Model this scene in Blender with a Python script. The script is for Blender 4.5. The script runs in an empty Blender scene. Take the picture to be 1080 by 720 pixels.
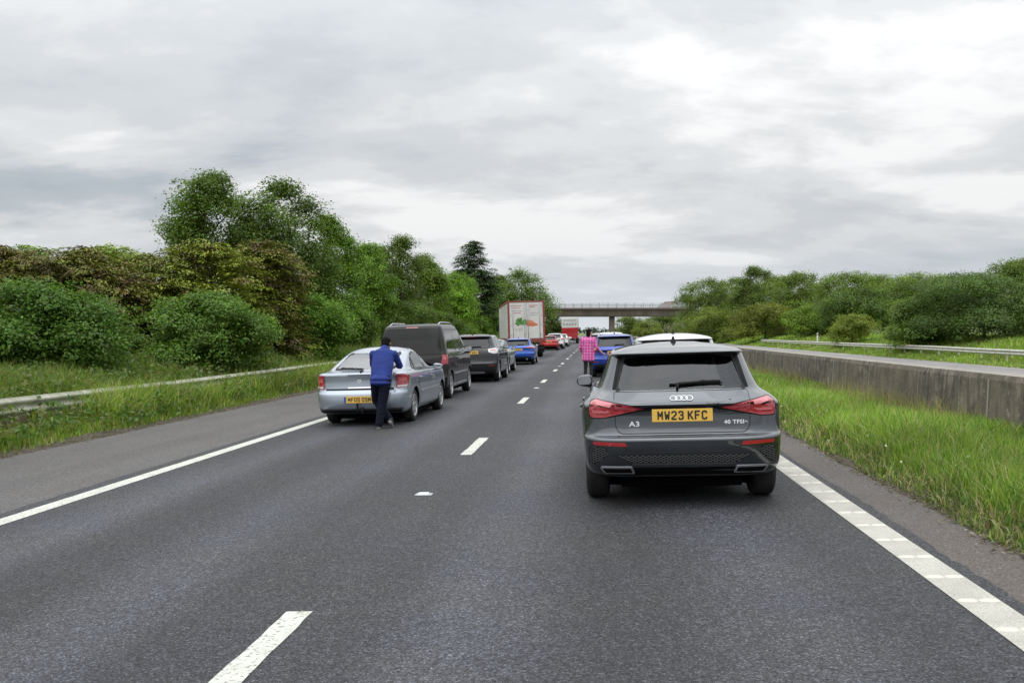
import bpy, bmesh, math, random
import numpy as np
from mathutils import Vector, Matrix, Euler
from mathutils.bvhtree import BVHTree

S = bpy.context.scene
COL = S.collection
R = math.radians
random.seed(7)
CF = 0.03                      # crossfall of the carriageway

# ------------------------------------------------------------------ camera
cam_d = bpy.data.cameras.new('camera')
cam = bpy.data.objects.new('camera', cam_d); COL.objects.link(cam)
cam.location = (0, 0, 1.54)
cam.rotation_euler = (R(90 - 0.516), 0, R(5.0))
cam_d.sensor_width = 36; cam_d.lens = 33.33
cam_d.clip_start = 0.1; cam_d.clip_end = 6000
S.camera = cam

# ------------------------------------------------------------------ exposure
S.view_settings.view_transform = 'Standard'
S.view_settings.look = 'None'
S.view_settings.exposure = 0.0
S.view_settings.gamma = 1.0
S.view_settings.use_curve_mapping = False
S.cycles.max_bounces = 8
S.cycles.transparent_max_bounces = 12
S.cycles.caustics_reflective = False
S.cycles.caustics_refractive = False

# ------------------------------------------------------------------ sky
SUN_EL, SUN_AZ = R(52), R(205)       # high sun behind thick cloud
W = bpy.data.worlds.new('World'); S.world = W; W.use_nodes = True
nt = W.node_tree; nt.nodes.clear()
def N(t, **k):
    n = nt.nodes.new(t)
    for a, b in k.items(): setattr(n, a, b)
    return n
def L(a, b): nt.links.new(a, b)
def M2(op, a, b=None, c=None):
    n = N('ShaderNodeMath', operation=op)
    for i, v in enumerate((a, b, c)):
        if v is None: continue
        if isinstance(v, (int, float)): n.inputs[i].default_value = v
        else: L(v, n.inputs[i])
    return n.outputs[0]
def CMB(x, y, z):
    n = N('ShaderNodeCombineXYZ')
    for i, v in enumerate((x, y, z)):
        if isinstance(v, (int, float)): n.inputs[i].default_value = v
        else: L(v, n.inputs[i])
    return n.outputs[0]
def RAMP(fac, stops, interp='EASE'):
    n = N('ShaderNodeValToRGB'); n.color_ramp.interpolation = interp
    e = n.color_ramp.elements
    while len(e) < len(stops): e.new(0.5)
    for k, (p, c) in zip(e, stops):
        k.position = p; k.color = (*c, 1) if len(c) == 3 else c
    L(fac, n.inputs[0]); return n.outputs[0]
tc = N('ShaderNodeTexCoord'); sep = N('ShaderNodeSeparateXYZ'); L(tc.outputs['Generated'], sep.inputs[0])
zz = M2('MAXIMUM', sep.outputs[2], 0.0)
den = M2('ADD', zz, 0.21)
px, py = M2('DIVIDE', sep.outputs[0], den), M2('DIVIDE', sep.outputs[1], den)
def noise(vec, scale, detail=6, rough=0.55, dist=0.0):
    n = N('ShaderNodeTexNoise'); n.inputs['Scale'].default_value = scale
    n.inputs['Detail'].default_value = detail; n.inputs['Roughness'].default_value = rough
    n.inputs['Distortion'].default_value = dist; L(vec, n.inputs['Vector']); return n.outputs[0]
n1 = noise(CMB(M2('MULTIPLY', px, 1.0), M2('MULTIPLY', py, 1.25), 3.7), 1.15, 10, 0.56, 0.25)
n2 = noise(CMB(px, M2('MULTIPLY', py, 1.3), 11.3), 2.6, 7, 0.58, 0.2)
n3 = noise(CMB(px, py, 23.0), 0.55, 4, 0.5, 0.0)
cl = M2('ADD', M2('MULTIPLY', n1, 0.62), M2('ADD', M2('MULTIPLY', n2, 0.34), M2('MULTIPLY', n3, 0.16)))
cloud = RAMP(cl, [(0.39, (0.585, 0.62, 0.665)), (0.49, (0.675, 0.705, 0.735)), (0.555, (0.77, 0.79, 0.81)), (0.65, (0.975, 0.98, 0.985))])
# overcast sky: brighter overhead than near the horizon
grad = M2('ADD', 0.88, M2('MULTIPLY', M2('MULTIPLY', zz, zz), 2.6))
hz = RAMP(zz, [(0.0, (1, 1, 1)), (0.11, (0, 0, 0))])
mixh = N('ShaderNodeMixRGB'); L(M2('MULTIPLY', hz, 0.75), mixh.inputs[0]); L(cloud, mixh.inputs[1]); mixh.inputs[2].default_value = (0.70, 0.77, 0.84, 1)
vm = N('ShaderNodeVectorMath', operation='SCALE'); L(mixh.outputs[0], vm.inputs[0]); L(grad, vm.inputs[3])
sky = N('ShaderNodeTexSky', sky_type='NISHITA', sun_disc=False)
sky.sun_elevation = SUN_EL; sky.sun_rotation = SUN_AZ
bg1 = N('ShaderNodeBackground'); L(vm.outputs[0], bg1.inputs[0]); bg1.inputs[1].default_value = 1.0
bg2 = N('ShaderNodeBackground'); L(sky.outputs[0], bg2.inputs[0]); bg2.inputs[1].default_value = 0.07
gap = RAMP(M2('ADD', M2('MULTIPLY', n3, 0.55), M2('MULTIPLY', n1, 0.45)), [(0.33, (1, 1, 1)), (0.40, (0, 0, 0))])
mx = N('ShaderNodeMixShader'); L(M2('MULTIPLY', gap, 0.32), mx.inputs[0]); L(bg1.outputs[0], mx.inputs[1]); L(bg2.outputs[0], mx.inputs[2])
wo = N('ShaderNodeOutputWorld'); L(mx.outputs[0], wo.inputs[0])

sd = bpy.data.lights.new('sun', 'SUN'); sd.energy = 0.9; sd.angle = R(75); sd.color = (1, 0.96, 0.9)
sun = bpy.data.objects.new('sun', sd); COL.objects.link(sun)
sun.rotation_euler = Vector((-math.sin(SUN_AZ) * math.cos(SUN_EL), -math.cos(SUN_AZ) * math.cos(SUN_EL), -math.sin(SUN_EL))).to_track_quat('-Z', 'Y').to_euler()

# ------------------------------------------------------------------ helpers
def tag(o, label=None, cat=None, group=None, kind=None):
    if label: o['label'] = label
    if cat: o['category'] = cat
    if group: o['group'] = group
    if kind: o['kind'] = kind
    return o
def empty(name, loc=(0, 0, 0), rot=(0, 0, 0), parent=None):
    o = bpy.data.objects.new(name, None); COL.objects.link(o)
    o.location = loc; o.rotation_euler = rot; o.empty_display_size = 0.2
    if parent: o.parent = parent
    return o
def link(name, me, mats, parent=None, smooth=None):
    if not isinstance(mats, (list, tuple)): mats = [mats]
    if len(me.materials) == 0:
        for m in mats: me.materials.append(m)
    if smooth is not None:
        me.polygons.foreach_set('use_smooth', [True] * len(me.polygons))
        if smooth < 179: me.set_sharp_from_angle(angle=R(smooth))
    o = bpy.data.objects.new(name, me); COL.objects.link(o)
    if parent: o.parent = parent
    return o
def bmobj(name, bm, mats, parent=None, smooth=None):
    me = bpy.data.meshes.new(name); bm.normal_update(); bm.to_mesh(me); bm.free()
    return link(name, me, mats, parent, smooth)
def from_np(name, verts, loops, starts, tint=None):
    me = bpy.data.meshes.new(name)
    me.vertices.add(len(verts)); me.vertices.foreach_set('co', np.ascontiguousarray(verts, np.float32).ravel())
    me.loops.add(len(loops)); me.loops.foreach_set('vertex_index', np.ascontiguousarray(loops, np.int32))
    me.polygons.add(len(starts)); me.polygons.foreach_set('loop_start', np.ascontiguousarray(starts, np.int32))
    me.update(calc_edges=True)
    if tint is not None:
        a = me.attributes.new('tint', 'FLOAT_COLOR', 'POINT')
        a.data.foreach_set('color', np.ascontiguousarray(np.c_[tint, np.ones(len(tint))], np.float32).ravel())
    return me
def box(bm, c, s, mat=0, rot=None, bevel=0.0):
    g = bmesh.ops.create_cube(bm, size=1.0)
    vs = g['verts']
    bmesh.ops.scale(bm, vec=s, verts=vs)
    if bevel:
        es = list({e for v in vs for e in v.link_edges})
        r = bmesh.ops.bevel(bm, geom=es, offset=bevel, segments=2, profile=0.5, affect='EDGES')
        vs = list({v for f in r['faces'] for v in f.verts} | {v for v in vs if v.is_valid})
        allv = set(vs)
        stack = list(allv)
        while stack:
            v = stack.pop()
            for e in v.link_edges:
                w = e.other_vert(v)
                if w not in allv: allv.add(w); stack.append(w)
        vs = list(allv)
    if rot is not None: bmesh.ops.rotate(bm, cent=(0, 0, 0), matrix=rot.to_3x3() if hasattr(rot, 'to_3x3') else rot, verts=vs)
    bmesh.ops.translate(bm, vec=c, verts=vs)
    for f in {f for v in vs for f in v.link_faces}: f.material_index = mat
    return vs
def tube(bm, p0, p1, r0, r1, seg=10, mat=0, caps=True):
    p0, p1 = Vector(p0), Vector(p1); d = p1 - p0; l = d.length
    if l < 1e-6: return
    q = d.to_track_quat('Z', 'Y').to_matrix()
    a, b = [], []
    for i in range(seg):
        t = 2 * math.pi * i / seg
        u = q @ Vector((math.cos(t), math.sin(t), 0))
        a.append(bm.verts.new(p0 + u * r0)); b.append(bm.verts.new(p1 + u * r1))
    for i in range(seg):
        j = (i + 1) % seg
        f = bm.faces.new((a[i], a[j], b[j], b[i])); f.material_index = mat; f.smooth = True
    if caps:
        f = bm.faces.new(a[::-1]); f.material_index = mat
        f = bm.faces.new(b); f.material_index = mat
def prism(bm, poly, z0, z1, xf, mat=0):
    """polygon (u,v) extruded; xf(u,v,w)->xyz"""
    a = [bm.verts.new(xf(u, v, z0)) for u, v in poly]; b = [bm.verts.new(xf(u, v, z1)) for u, v in poly]
    n = len(poly)
    fs = [bm.faces.new(a[::-1]), bm.faces.new(b)]
    for i in range(n): fs.append(bm.faces.new((a[i], a[(i + 1) % n], b[(i + 1) % n], b[i])))
    for f in fs: f.material_index = mat
    return fs
def lathe(bm, prof, seg=40, axis='x', mats=None, closed=True):
    """profile of (along, radius) revolved about the x axis"""
    rings = []
    for a, r in prof:
        rings.append([bm.verts.new((a, r * math.cos(2 * math.pi * i / seg), r * math.sin(2 * math.pi * i / seg))) for i in range(seg)])
    n = len(prof)
    for k in range(n if closed else n - 1):
        A, B = rings[k], rings[(k + 1) % n]
        for i in range(seg):
            j = (i + 1) % seg
            f = bm.faces.new((A[i], A[j], B[j], B[i])); f.smooth = True
            if mats: f.material_index = mats[k]
def round_poly(pts, r, n=4):
    out = []
    m = len(pts)
    for i in range(m):
        p = Vector(pts[i][:2]); a = Vector(pts[i - 1][:2]); b = Vector(pts[(i + 1) % m][:2])
        rr = pts[i][2] if len(pts[i]) > 2 else r
        da, db = a - p, b - p
        k = min(rr, da.length * .45, db.length * .45)
        if k < 1e-4: out.append(tuple(p)); continue
        A, B = p + da.normalized() * k, p + db.normalized() * k
        for j in range(n + 1):
            t = j / n
            q = A * (1 - t) ** 2 + p * 2 * t * (1 - t) + B * t * t
            out.append((q.x, q.y))
    return out
def mirror(poly): return [(-p[0],) + tuple(p[1:]) for p in poly][::-1]
def grow(poly, d):
    """offset polygon outward by d"""
    n = len(poly); A = sum(poly[i][0] * poly[(i + 1) % n][1] - poly[(i + 1) % n][0] * poly[i][1] for i in range(n))
    s = 1 if A > 0 else -1
    out = []
    for i in range(n):
        p, a, b = Vector(poly[i]), Vector(poly[i - 1]), Vector(poly[(i + 1) % n])
        e1, e2 = (p - a), (b - p)
        if e1.length < 1e-7 or e2.length < 1e-7: out.append(tuple(p)); continue
        e1.normalize(); e2.normalize()
        n1_, n2_ = Vector((e1.y, -e1.x)) * s, Vector((e2.y, -e2.x)) * s
        m = n1_ + n2_
        if m.length < 1e-3: m = n1_
        m.normalize(); c = max(0.4, m.dot(n1_))
        out.append(tuple(p + m * (d / c)))
    return out

# ------------------------------------------------------------------ materials
MAT = {}
def mat(name, col=(0.5, 0.5, 0.5), rough=0.5, metal=0.0, coat=0.0, spec=0.5, **k):
    if name in MAT: return MAT[name]
    m = bpy.data.materials.new(name); m.use_nodes = True
    b = m.node_tree.nodes['Principled BSDF']
    b.inputs['Base Color'].default_value = (*col, 1); b.inputs['Roughness'].default_value = rough
    b.inputs['Metallic'].default_value = metal; b.inputs['Coat Weight'].default_value = coat
    b.inputs['Coat Roughness'].default_value = k.get('coat_rough', 0.04); b.inputs['Coat IOR'].default_value = 1.55
    b.inputs['Specular IOR Level'].default_value = spec
    MAT[name] = m; return m
class G:
    """small node graph helper on a material"""
    def __init__(s, m): s.m = m; s.t = m.node_tree; s.b = s.t.nodes['Principled BSDF']; s._c = None
    def n(s, t, **k):
        x = s.t.nodes.new(t)
        for a, b in k.items(): setattr(x, a, b)
        return x
    def l(s, a, b): s.t.links.new(a, b)
    def coord(s, sc=(1, 1, 1), loc=(0, 0, 0), out='Object'):
        c = s.n('ShaderNodeTexCoord'); mp = s.n('ShaderNodeMapping'); s.l(c.outputs[out], mp.inputs[0])
        mp.inputs['Scale'].default_value = sc; mp.inputs['Location'].default_value = loc
        return mp.outputs[0]
    def noise(s, vec, scale, detail=4, rough=.55, dist=0):
        x = s.n('ShaderNodeTexNoise'); x.inputs['Scale'].default_value = scale; x.inputs['Detail'].default_value = detail
        x.inputs['Roughness'].default_value = rough; x.inputs['Distortion'].default_value = dist; s.l(vec, x.inputs['Vector']); return x.outputs[0]
    def vor(s, vec, scale, feat='F1', out=0):
        x = s.n('ShaderNodeTexVoronoi', feature=feat); x.inputs['Scale'].default_value = scale; s.l(vec, x.inputs['Vector']); return x.outputs[out]
    def ramp(s, f, stops, interp='LINEAR'):
        x = s.n('ShaderNodeValToRGB'); x.color_ramp.interpolation = interp; e = x.color_ramp.elements
        while len(e) < len(stops): e.new(.5)
        for k, (p, c) in zip(e, stops):
            k.position = p; k.color = (c, c, c, 1) if isinstance(c, (int, float)) else (*c, 1)
        s.l(f, x.inputs[0]); return x.outputs[0]
    def mix(s, f, a, b, mode='MIX'):
        x = s.n('ShaderNodeMixRGB', blend_type=mode)
        for i, v in enumerate((f, a, b)):
            if isinstance(v, (int, float)): x.inputs[i].default_value = v if i == 0 else (v, v, v, 1)
            elif isinstance(v, tuple): x.inputs[i].default_value = (*v, 1)
            else: s.l(v, x.inputs[i])
        return x.outputs[0]
    def math(s, op, a, b=0.0):
        x = s.n('ShaderNodeMath', operation=op)
        for i, v in enumerate((a, b)):
            if isinstance(v, (int, float)): x.inputs[i].default_value = v
            else: s.l(v, x.inputs[i])
        return x.outputs[0]
    def bump(s, h, strength=.3, dist=.01):
        x = s.n('ShaderNodeBump'); x.inputs['Strength'].default_value = strength; x.inputs['Distance'].default_value = dist
        s.l(h, x.inputs['Height']); s.l(x.outputs[0], s.b.inputs['Normal'])
    def set(s, name, v): s.l(v, s.b.inputs[name])

def asphalt(name, base, contrast, warm=(1, 1, 1), stones=95, tracks=()):
    m = mat(name, base, 0.82, spec=0.45); g = G(m)
    c = g.coord()
    v = g.vor(c, stones, 'F1', 1)                       # stone colour cells
    sv = g.n('ShaderNodeSeparateColor'); g.l(v, sv.inputs[0])
    st = g.ramp(sv.outputs[0], [(0, 1 - contrast), (.5, 1.0), (.86, 1 + contrast), (1, 1 + contrast * 3.4)])
    v2 = g.vor(c, stones * .42, 'F1', 1); sv2 = g.n('ShaderNodeSeparateColor'); g.l(v2, sv2.inputs[0])
    st2 = g.ramp(sv2.outputs[1], [(0, 1 - contrast * .35), (.6, 1.0), (1, 1 + contrast * .5)])
    fine = g.ramp(g.noise(c, 260, 2), [(.3, .62), (.7, 1.38)])
    big = g.ramp(g.noise(c, .35, 5, .6), [(.3, .84), (.7, 1.16)])
    strk = g.ramp(g.noise(g.coord((1.5, .03, 1)), 1.0, 4, .6), [(.3, .86), (.7, 1.14)])
    chip = g.ramp(g.vor(c, 7, 'F1', 0), [(.0, (3.2, 3.1, 2.9)), (.022, (3.2, 3.1, 2.9)), (.03, (1, 1, 1))])
    col = g.mix(1, g.mix(1, base, st, 'MULTIPLY'), fine, 'MULTIPLY')
    col = g.mix(1, g.mix(1, col, st2, 'MULTIPLY'), big, 'MULTIPLY')
    col = g.mix(1, g.mix(1, col, strk, 'MULTIPLY'), chip, 'MULTIPLY')
    tone = g.ramp(g.noise(c, .8, 3), [(.42, (1, 1, 1)), (.6, warm)])
    col = g.mix(1, col, tone, 'MULTIPLY')
    ro = g.ramp(sv.outputs[1], [(0, .60), (1, .92)])
    if tracks:                                          # tyre-polished bands, worn paler and smoother, with bluish sheen put into the colour
        sx_ = g.n('ShaderNodeSeparateXYZ'); g.l(c, sx_.inputs[0]); acc = None
        wob = g.math('MULTIPLY', g.math('SUBTRACT', g.noise(g.coord((.2, .05, 1)), 1, 3), .5), .7)
        for x0 in tracks:
            d = g.math('ABSOLUTE', g.math('ADD', g.math('SUBTRACT', sx_.outputs[0], x0), wob))
            k = g.ramp(d, [(.05, 1), (.62, 0)], 'EASE'); acc = k if acc is None else g.math('MAXIMUM', acc, k)
        acc = g.math('MULTIPLY', acc, g.ramp(g.noise(g.coord((1, .12, 1)), .8, 3), [(.35, .35), (.65, 1)]))
        col = g.mix(acc, col, g.mix(1, col, (1.50, 1.53, 1.62), 'MULTIPLY'))
        ro = g.math('SUBTRACT', ro, g.math('MULTIPLY', acc, .12))
        oil = None                                      # drip line along the middle of each lane
        for x0 in (-3.6, .15):
            k = g.ramp(g.math('ABSOLUTE', g.math('ADD', g.math('SUBTRACT', sx_.outputs[0], x0), wob)), [(.02, 1), (.42, 0)], 'EASE'); oil = k if oil is None else g.math('MAXIMUM', oil, k)
        oil = g.math('MULTIPLY', oil, g.ramp(g.noise(g.coord((1.2, .25, 1)), 1.3, 5, .65), [(.38, 0), (.66, .9)]))
        col = g.mix(oil, col, g.mix(1, col, (.68, .67, .66), 'MULTIPLY'))
    g.set('Base Color', col); g.set('Roughness', ro)
    hgt = g.math('ADD', g.math('MULTIPLY', sv.outputs[2], .7), g.math('MULTIPLY', g.noise(c, 160, 3), .7))
    g.bump(hgt, .75, .008)
    return m
A_LANE = asphalt('asphalt_lane', (0.031, 0.031, 0.0332), .74, (.95, .98, 1.08), 112, (-4.45, -2.75, -.75, .95))
A_SHOULD = asphalt('asphalt_shoulder', (0.083, 0.0795, 0.0775), .42, (1.05, 1.0, .96), 120)
A_STRIP = asphalt('asphalt_strip', (0.082, 0.072, 0.066), .36, (1.04, 1, .95), 120)
A_FAR = asphalt('asphalt_opposite', (0.20, 0.19, 0.185), .2, (1.02, 1, .98), 60)

PAINT = mat('road_paint', (.62, .63, .58), .7); g = G(PAINT); c = g.coord()
w = g.ramp(g.noise(c, 38, 5, .7), [(.36, .0), (.47, 1.0)]); w2 = g.ramp(g.noise(c, 5, 4), [(.3, .84), (.7, 1.06)])
crk = g.ramp(g.noise(g.coord((1, .5, 1)), 7, 6, .75, .6), [(.30, 0.15), (.335, 1)])
g.set('Base Color', g.mix(1, g.mix(g.mix(1, w, crk, 'MULTIPLY'), (.15, .145, .12), (.54, .545, .49)), w2, 'MULTIPLY')); g.bump(g.noise(c, 120, 2), .3, .003)
PAINT2 = mat('road_paint_ribbed', (.5, .49, .44), .75); g = G(PAINT2); c = g.coord()
w = g.ramp(g.noise(c, 90, 4, .7), [(.30, .5), (.55, 1.0)]); w2 = g.ramp(g.noise(c, 3, 4), [(.3, .82), (.7, 1.08)])
g.set('Base Color', g.mix(1, g.mix(1, (.46, .45, .395), w, 'MULTIPLY'), w2, 'MULTIPLY')); g.bump(g.noise(c, 140, 2), .5, .004)
RIB = mat('rib_paint', (.53, .515, .45), .65)

DIRT = mat('verge_soil', (.10, .085, .06), .95); g = G(DIRT); c = g.coord()
g.set('Base Color', g.mix(g.ramp(g.noise(c, 9, 6, .65), [(.35, 0), (.65, 1)]), (.055, .048, .036), (.16, .13, .085))); g.bump(g.noise(c, 30, 5), .8, .03)
EARTH = mat('meadow_ground', (.07, .11, .03), .95); g = G(EARTH); c = g.coord()
sx_ = g.n('ShaderNodeSeparateXYZ'); g.l(c, sx_.inputs[0]); wob = g.math('MULTIPLY', g.math('SUBTRACT', g.noise(c, 3.5, 6, .65), .5), .5)
bare = g.math('MAXIMUM', g.ramp(g.math('ABSOLUTE', g.math('ADD', g.math('SUBTRACT', sx_.outputs[0], 2.86), wob)), [(.16, 1), (.24, 0)]), g.ramp(g.math('ABSOLUTE', g.math('ADD', g.math('SUBTRACT', sx_.outputs[0], -8.62), wob)), [(.20, 1), (.30, 0)]))
soil = g.mix(g.ramp(g.noise(c, 14, 6, .7), [(.35, 0), (.65, 1)]), (.04, .034, .025), (.135, .11, .075))
g.set('Base Color', g.mix(g.ramp(g.noise(c, .7, 8, .65), [(.3, 0), (.7, 1)]), (.075, .12, .024), (.16, .21, .05)))
ln_ = b_link = EARTH.node_tree.nodes['Principled BSDF'].inputs['Base Color'].links[0].from_socket; g.set('Base Color', g.mix(bare, ln_, soil)); g.bump(g.noise(c, 12, 6, .7), .9, .08)

CONC = mat('barrier_concrete', (.2, .18, .15), .9); g = G(CONC); c = g.coord()
streak = g.noise(g.coord((1, 4.0, .6)), 1.5, 7, .66, .5); blot = g.noise(c, .55, 7, .62, .4); fine = g.noise(c, 22, 6, .72); patchn = g.noise(g.coord((1, 1, 1.6), (3, 1, 0)), 1.9, 6, .62, .6)
col = g.mix(g.ramp(patchn, [(.36, 0), (.66, 1)]), (.058, .050, .040), (.215, .186, .146))
col = g.mix(g.ramp(streak, [(.44, .0), (.58, .85)]), col, (.055, .046, .036))
col = g.mix(g.ramp(blot, [(.46, 0), (.60, .6)]), col, (.150, .126, .094))
col = g.mix(1, col, g.ramp(fine, [(.3, .68), (.7, 1.32)]), 'MULTIPLY')
lich = g.ramp(g.noise(c, 5.5, 7, .7), [(.59, 0), (.67, .7)])
g.set('Base Color', g.mix(lich, col, (.30, .275, .22))); g.bump(fine, .6, .012)
JOINT = mat('joint_mortar', (.27, .25, .21), .9)
CAPC = mat('barrier_top', (.33, .31, .28), .9); g = G(CAPC); c = g.coord()
g.set('Base Color', g.mix(g.ramp(g.noise(c, 3, 6, .7), [(.35, 0), (.65, 1)]), (.17, .155, .13), (.31, .29, .255)))
BRC = mat('bridge_concrete', (.2, .18, .16), .9); g = G(BRC); c = g.coord()
g.set('Base Color', g.mix(g.ramp(g.noise(g.coord((1, 1, .25)), .8, 6, .65), [(.3, 0), (.7, 1)]), (.098, .082, .066), (.190, .162, .132)))
BRE = mat('bridge_edge', (.12, .085, .075), .85)
GALV = mat('galvanised_steel', (.42, .43, .40), .55, .35); g = G(GALV); c = g.coord()
g.set('Base Color', g.mix(g.ramp(g.noise(c, 4, 6, .7), [(.35, 0), (.62, 1)]), (.36, .36, .28), (.60, .60, .55)))
GALV2 = mat('weathered_rail', (.4, .4, .3), .65, .15); g = G(GALV2); c = g.coord()
g.set('Base Color', g.mix(g.ramp(g.noise(c, 2.2, 6, .7), [(.38, 0), (.62, 1)]), (.27, .28, .19), (.47, .47, .39)))
RUST = mat('rusty_steel', (.2, .12, .08), .85); g = G(RUST); c = g.coord()
g.set('Base Color', g.mix(g.ramp(g.noise(c, 5, 6, .7), [(.35, 0), (.65, 1)]), (.13, .085, .06), (.27, .20, .15)))
STEEL = mat('painted_steel_grey', (.42, .44, .46), .5, .3)
WOOD = mat('timber_post', (.18, .14, .10), .9)

def carpaint(name, col, metal=.55, rough=.32, flake=True, dirt=.05):
    m = mat(name, col, rough, metal, 1.0, spec=.12, coat_rough=.02); g = G(m); c = g.coord()
    d = g.ramp(g.noise(c, 2.5, 6, .65), [(.38, 0), (.75, dirt)])
    g.set('Base Color', g.mix(d, col, (.16, .145, .12)))
    g.set('Coat Roughness', g.ramp(g.noise(c, 6, 4), [(.3, .01), (.8, .05)]))
    return m
P_GREY = carpaint('paint_daytona_grey', (.044, .052, .062), .85, .28, dirt=.03)
P_GREY.node_tree.nodes['Principled BSDF'].inputs['Coat IOR'].default_value = 1.72
P_SILVER = carpaint('paint_silver_blue', (.34, .385, .45), .7, .34)
P_BLACK = carpaint('paint_black_brown', (.009, .0085, .009), .0, .3, dirt=.015)
P_BLACK.node_tree.nodes['Principled BSDF'].inputs['Coat Weight'].default_value = .5
P_DGREY = carpaint('paint_dark_grey', (.020, .023, .027), .3, .33, dirt=.03)
P_DGREY.node_tree.nodes['Principled BSDF'].inputs['Coat Weight'].default_value = .8
P_TEAL = carpaint('paint_pale_teal', (.30, .40, .40), .6, .34)
P_BLUE = carpaint('paint_bright_blue', (.010, .085, .42), .3, .33)
P_BLUE2 = carpaint('paint_deep_blue', (.010, .045, .30), .3, .33)
P_RED = carpaint('paint_red', (.42, .012, .018), .1, .35)
P_WHITE = carpaint('paint_white', (.72, .73, .74), .0, .35, dirt=.06)
P_PSILVER = carpaint('paint_plain_silver', (.42, .43, .45), .7, .35)
TRIM = mat('black_plastic', (.014, .014, .015), .6, spec=.25)
DARK = mat('dark_void', (.006, .006, .007), .95, spec=.05)
GAPM = mat('panel_gap', (.005, .005, .006), .5, spec=.15)
RUBBER = mat('tyre_rubber', (.018, .018, .018), .85); g = G(RUBBER); c = g.coord()
g.set('Base Color', g.mix(g.ramp(g.noise(c, 7, 5), [(.4, 0), (.7, 1)]), (.014, .014, .014), (.032, .030, .028)))
ALLOY = mat('alloy', (.55, .56, .58), .35, .8)
ALLOY_D = mat('alloy_dark', (.10, .10, .11), .4, .6)
CHROME = mat('chrome', (.82, .83, .85), .16, 1.0)
REDL = mat('tail_lamp_red', (.30, .008, .014), .12, 0, 1.0); g = G(REDL); c = g.coord((1, 1, 1))
g.set('Base Color', g.mix(g.ramp(g.noise(g.coord((6, 6, 40)), 4, 2), [(.35, 0), (.65, 1)]), (.20, .006, .012), (.46, .03, .045)))
REDL2 = mat('tail_lamp_pink', (.50, .11, .13), .12, 0, 1.0)
REFL = mat('reflector_red', (.34, .012, .016), .25, 0, 1.0)
CLEARL = mat('clear_lamp', (.60, .60, .60), .12, .2, 1.0)
AMBER = mat('amber_lamp', (.55, .16, .02), .2, 0, 1)
YPLATE = mat('plate_yellow', (.76, .47, .085), .45); WPLATE = mat('plate_white', (.75, .76, .76), .4)
BLUEB = mat('plate_blue', (.02, .09, .35), .4)
INK = mat('plate_black', (.012, .012, .012), .5)
LEATHER = mat('seat_fabric', (.022, .022, .024), .8)
HEADL = mat('headliner', (.30, .30, .29), .9)

def glass_mat(name, tint, ior=1.6):
    m = bpy.data.materials.new(name); m.use_nodes = True; t = m.node_tree; t.nodes.clear()
    o = t.nodes.new('ShaderNodeOutputMaterial'); mx = t.nodes.new('ShaderNodeMixShader')
    tr = t.nodes.new('ShaderNodeBsdfTransparent'); tr.inputs[0].default_value = (*tint, 1)
    gl = t.nodes.new('ShaderNodeBsdfGlossy'); gl.inputs['Roughness'].default_value = .02; gl.inputs[0].default_value = (.95, .97, 1, 1)
    fr = t.nodes.new('ShaderNodeFresnel'); fr.inputs[0].default_value = ior
    t.links.new(fr.outputs[0], mx.inputs[0]); t.links.new(tr.outputs[0], mx.inputs[1]); t.links.new(gl.outputs[0], mx.inputs[2]); t.links.new(mx.outputs[0], o.inputs[0])
    MAT[name] = m; return m
GLASS = glass_mat('tinted_glass', (.58, .62, .62), 1.6)
GLASS_R = glass_mat('bright_glass', (.74, .79, .80), 3.0)
GLASS_C = glass_mat('clear_glass', (.72, .76, .75), 1.7)
PRIV = mat('privacy_glass', (.004, .005, .006), .02, 0, 0.0, .34)
PRIV2 = mat('window_glass_dark', (.010, .012, .014), .03, 0, 0.0, .55)
MIRG = mat('mirror_glass', (.75, .78, .8), .02, 1.0)

def foliage_mat(name, trans=.35, rough=.55):
    m = bpy.data.materials.new(name); m.use_nodes = True; t = m.node_tree; b = t.nodes['Principled BSDF']
    a = t.nodes.new('ShaderNodeAttribute'); a.attribute_name = 'tint'
    t.links.new(a.outputs['Color'], b.inputs['Base Color']); b.inputs['Roughness'].default_value = rough; b.inputs['Specular IOR Level'].default_value = .35
    tl = t.nodes.new('ShaderNodeBsdfTranslucent'); mxx = t.nodes.new('ShaderNodeMixShader'); mxx.inputs[0].default_value = trans
    mg = t.nodes.new('ShaderNodeMixRGB'); mg.blend_type = 'MULTIPLY'; mg.inputs[0].default_value = 1; mg.inputs[2].default_value = (1.2, 1.25, .6, 1)
    t.links.new(a.outputs['Color'], mg.inputs[1]); t.links.new(mg.outputs[0], tl.inputs[0])
    t.links.new(b.outputs[0], mxx.inputs[1]); t.links.new(tl.outputs[0], mxx.inputs[2])
    t.links.new(mxx.outputs[0], t.nodes['Material Output'].inputs[0]); MAT[name] = m; return m
LEAF = foliage_mat('leaf'); NEEDLE = foliage_mat('needle', .15, .7); GRASSM = foliage_mat('grass_blade', .35, .5)
BARK = mat('bark', (.09, .07, .05), .95); g = G(BARK); c = g.coord((1, 1, .3))
g.set('Base Color', g.mix(g.ramp(g.noise(c, 9, 6), [(.35, 0), (.65, 1)]), (.045, .038, .03), (.13, .11, .085)))

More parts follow.
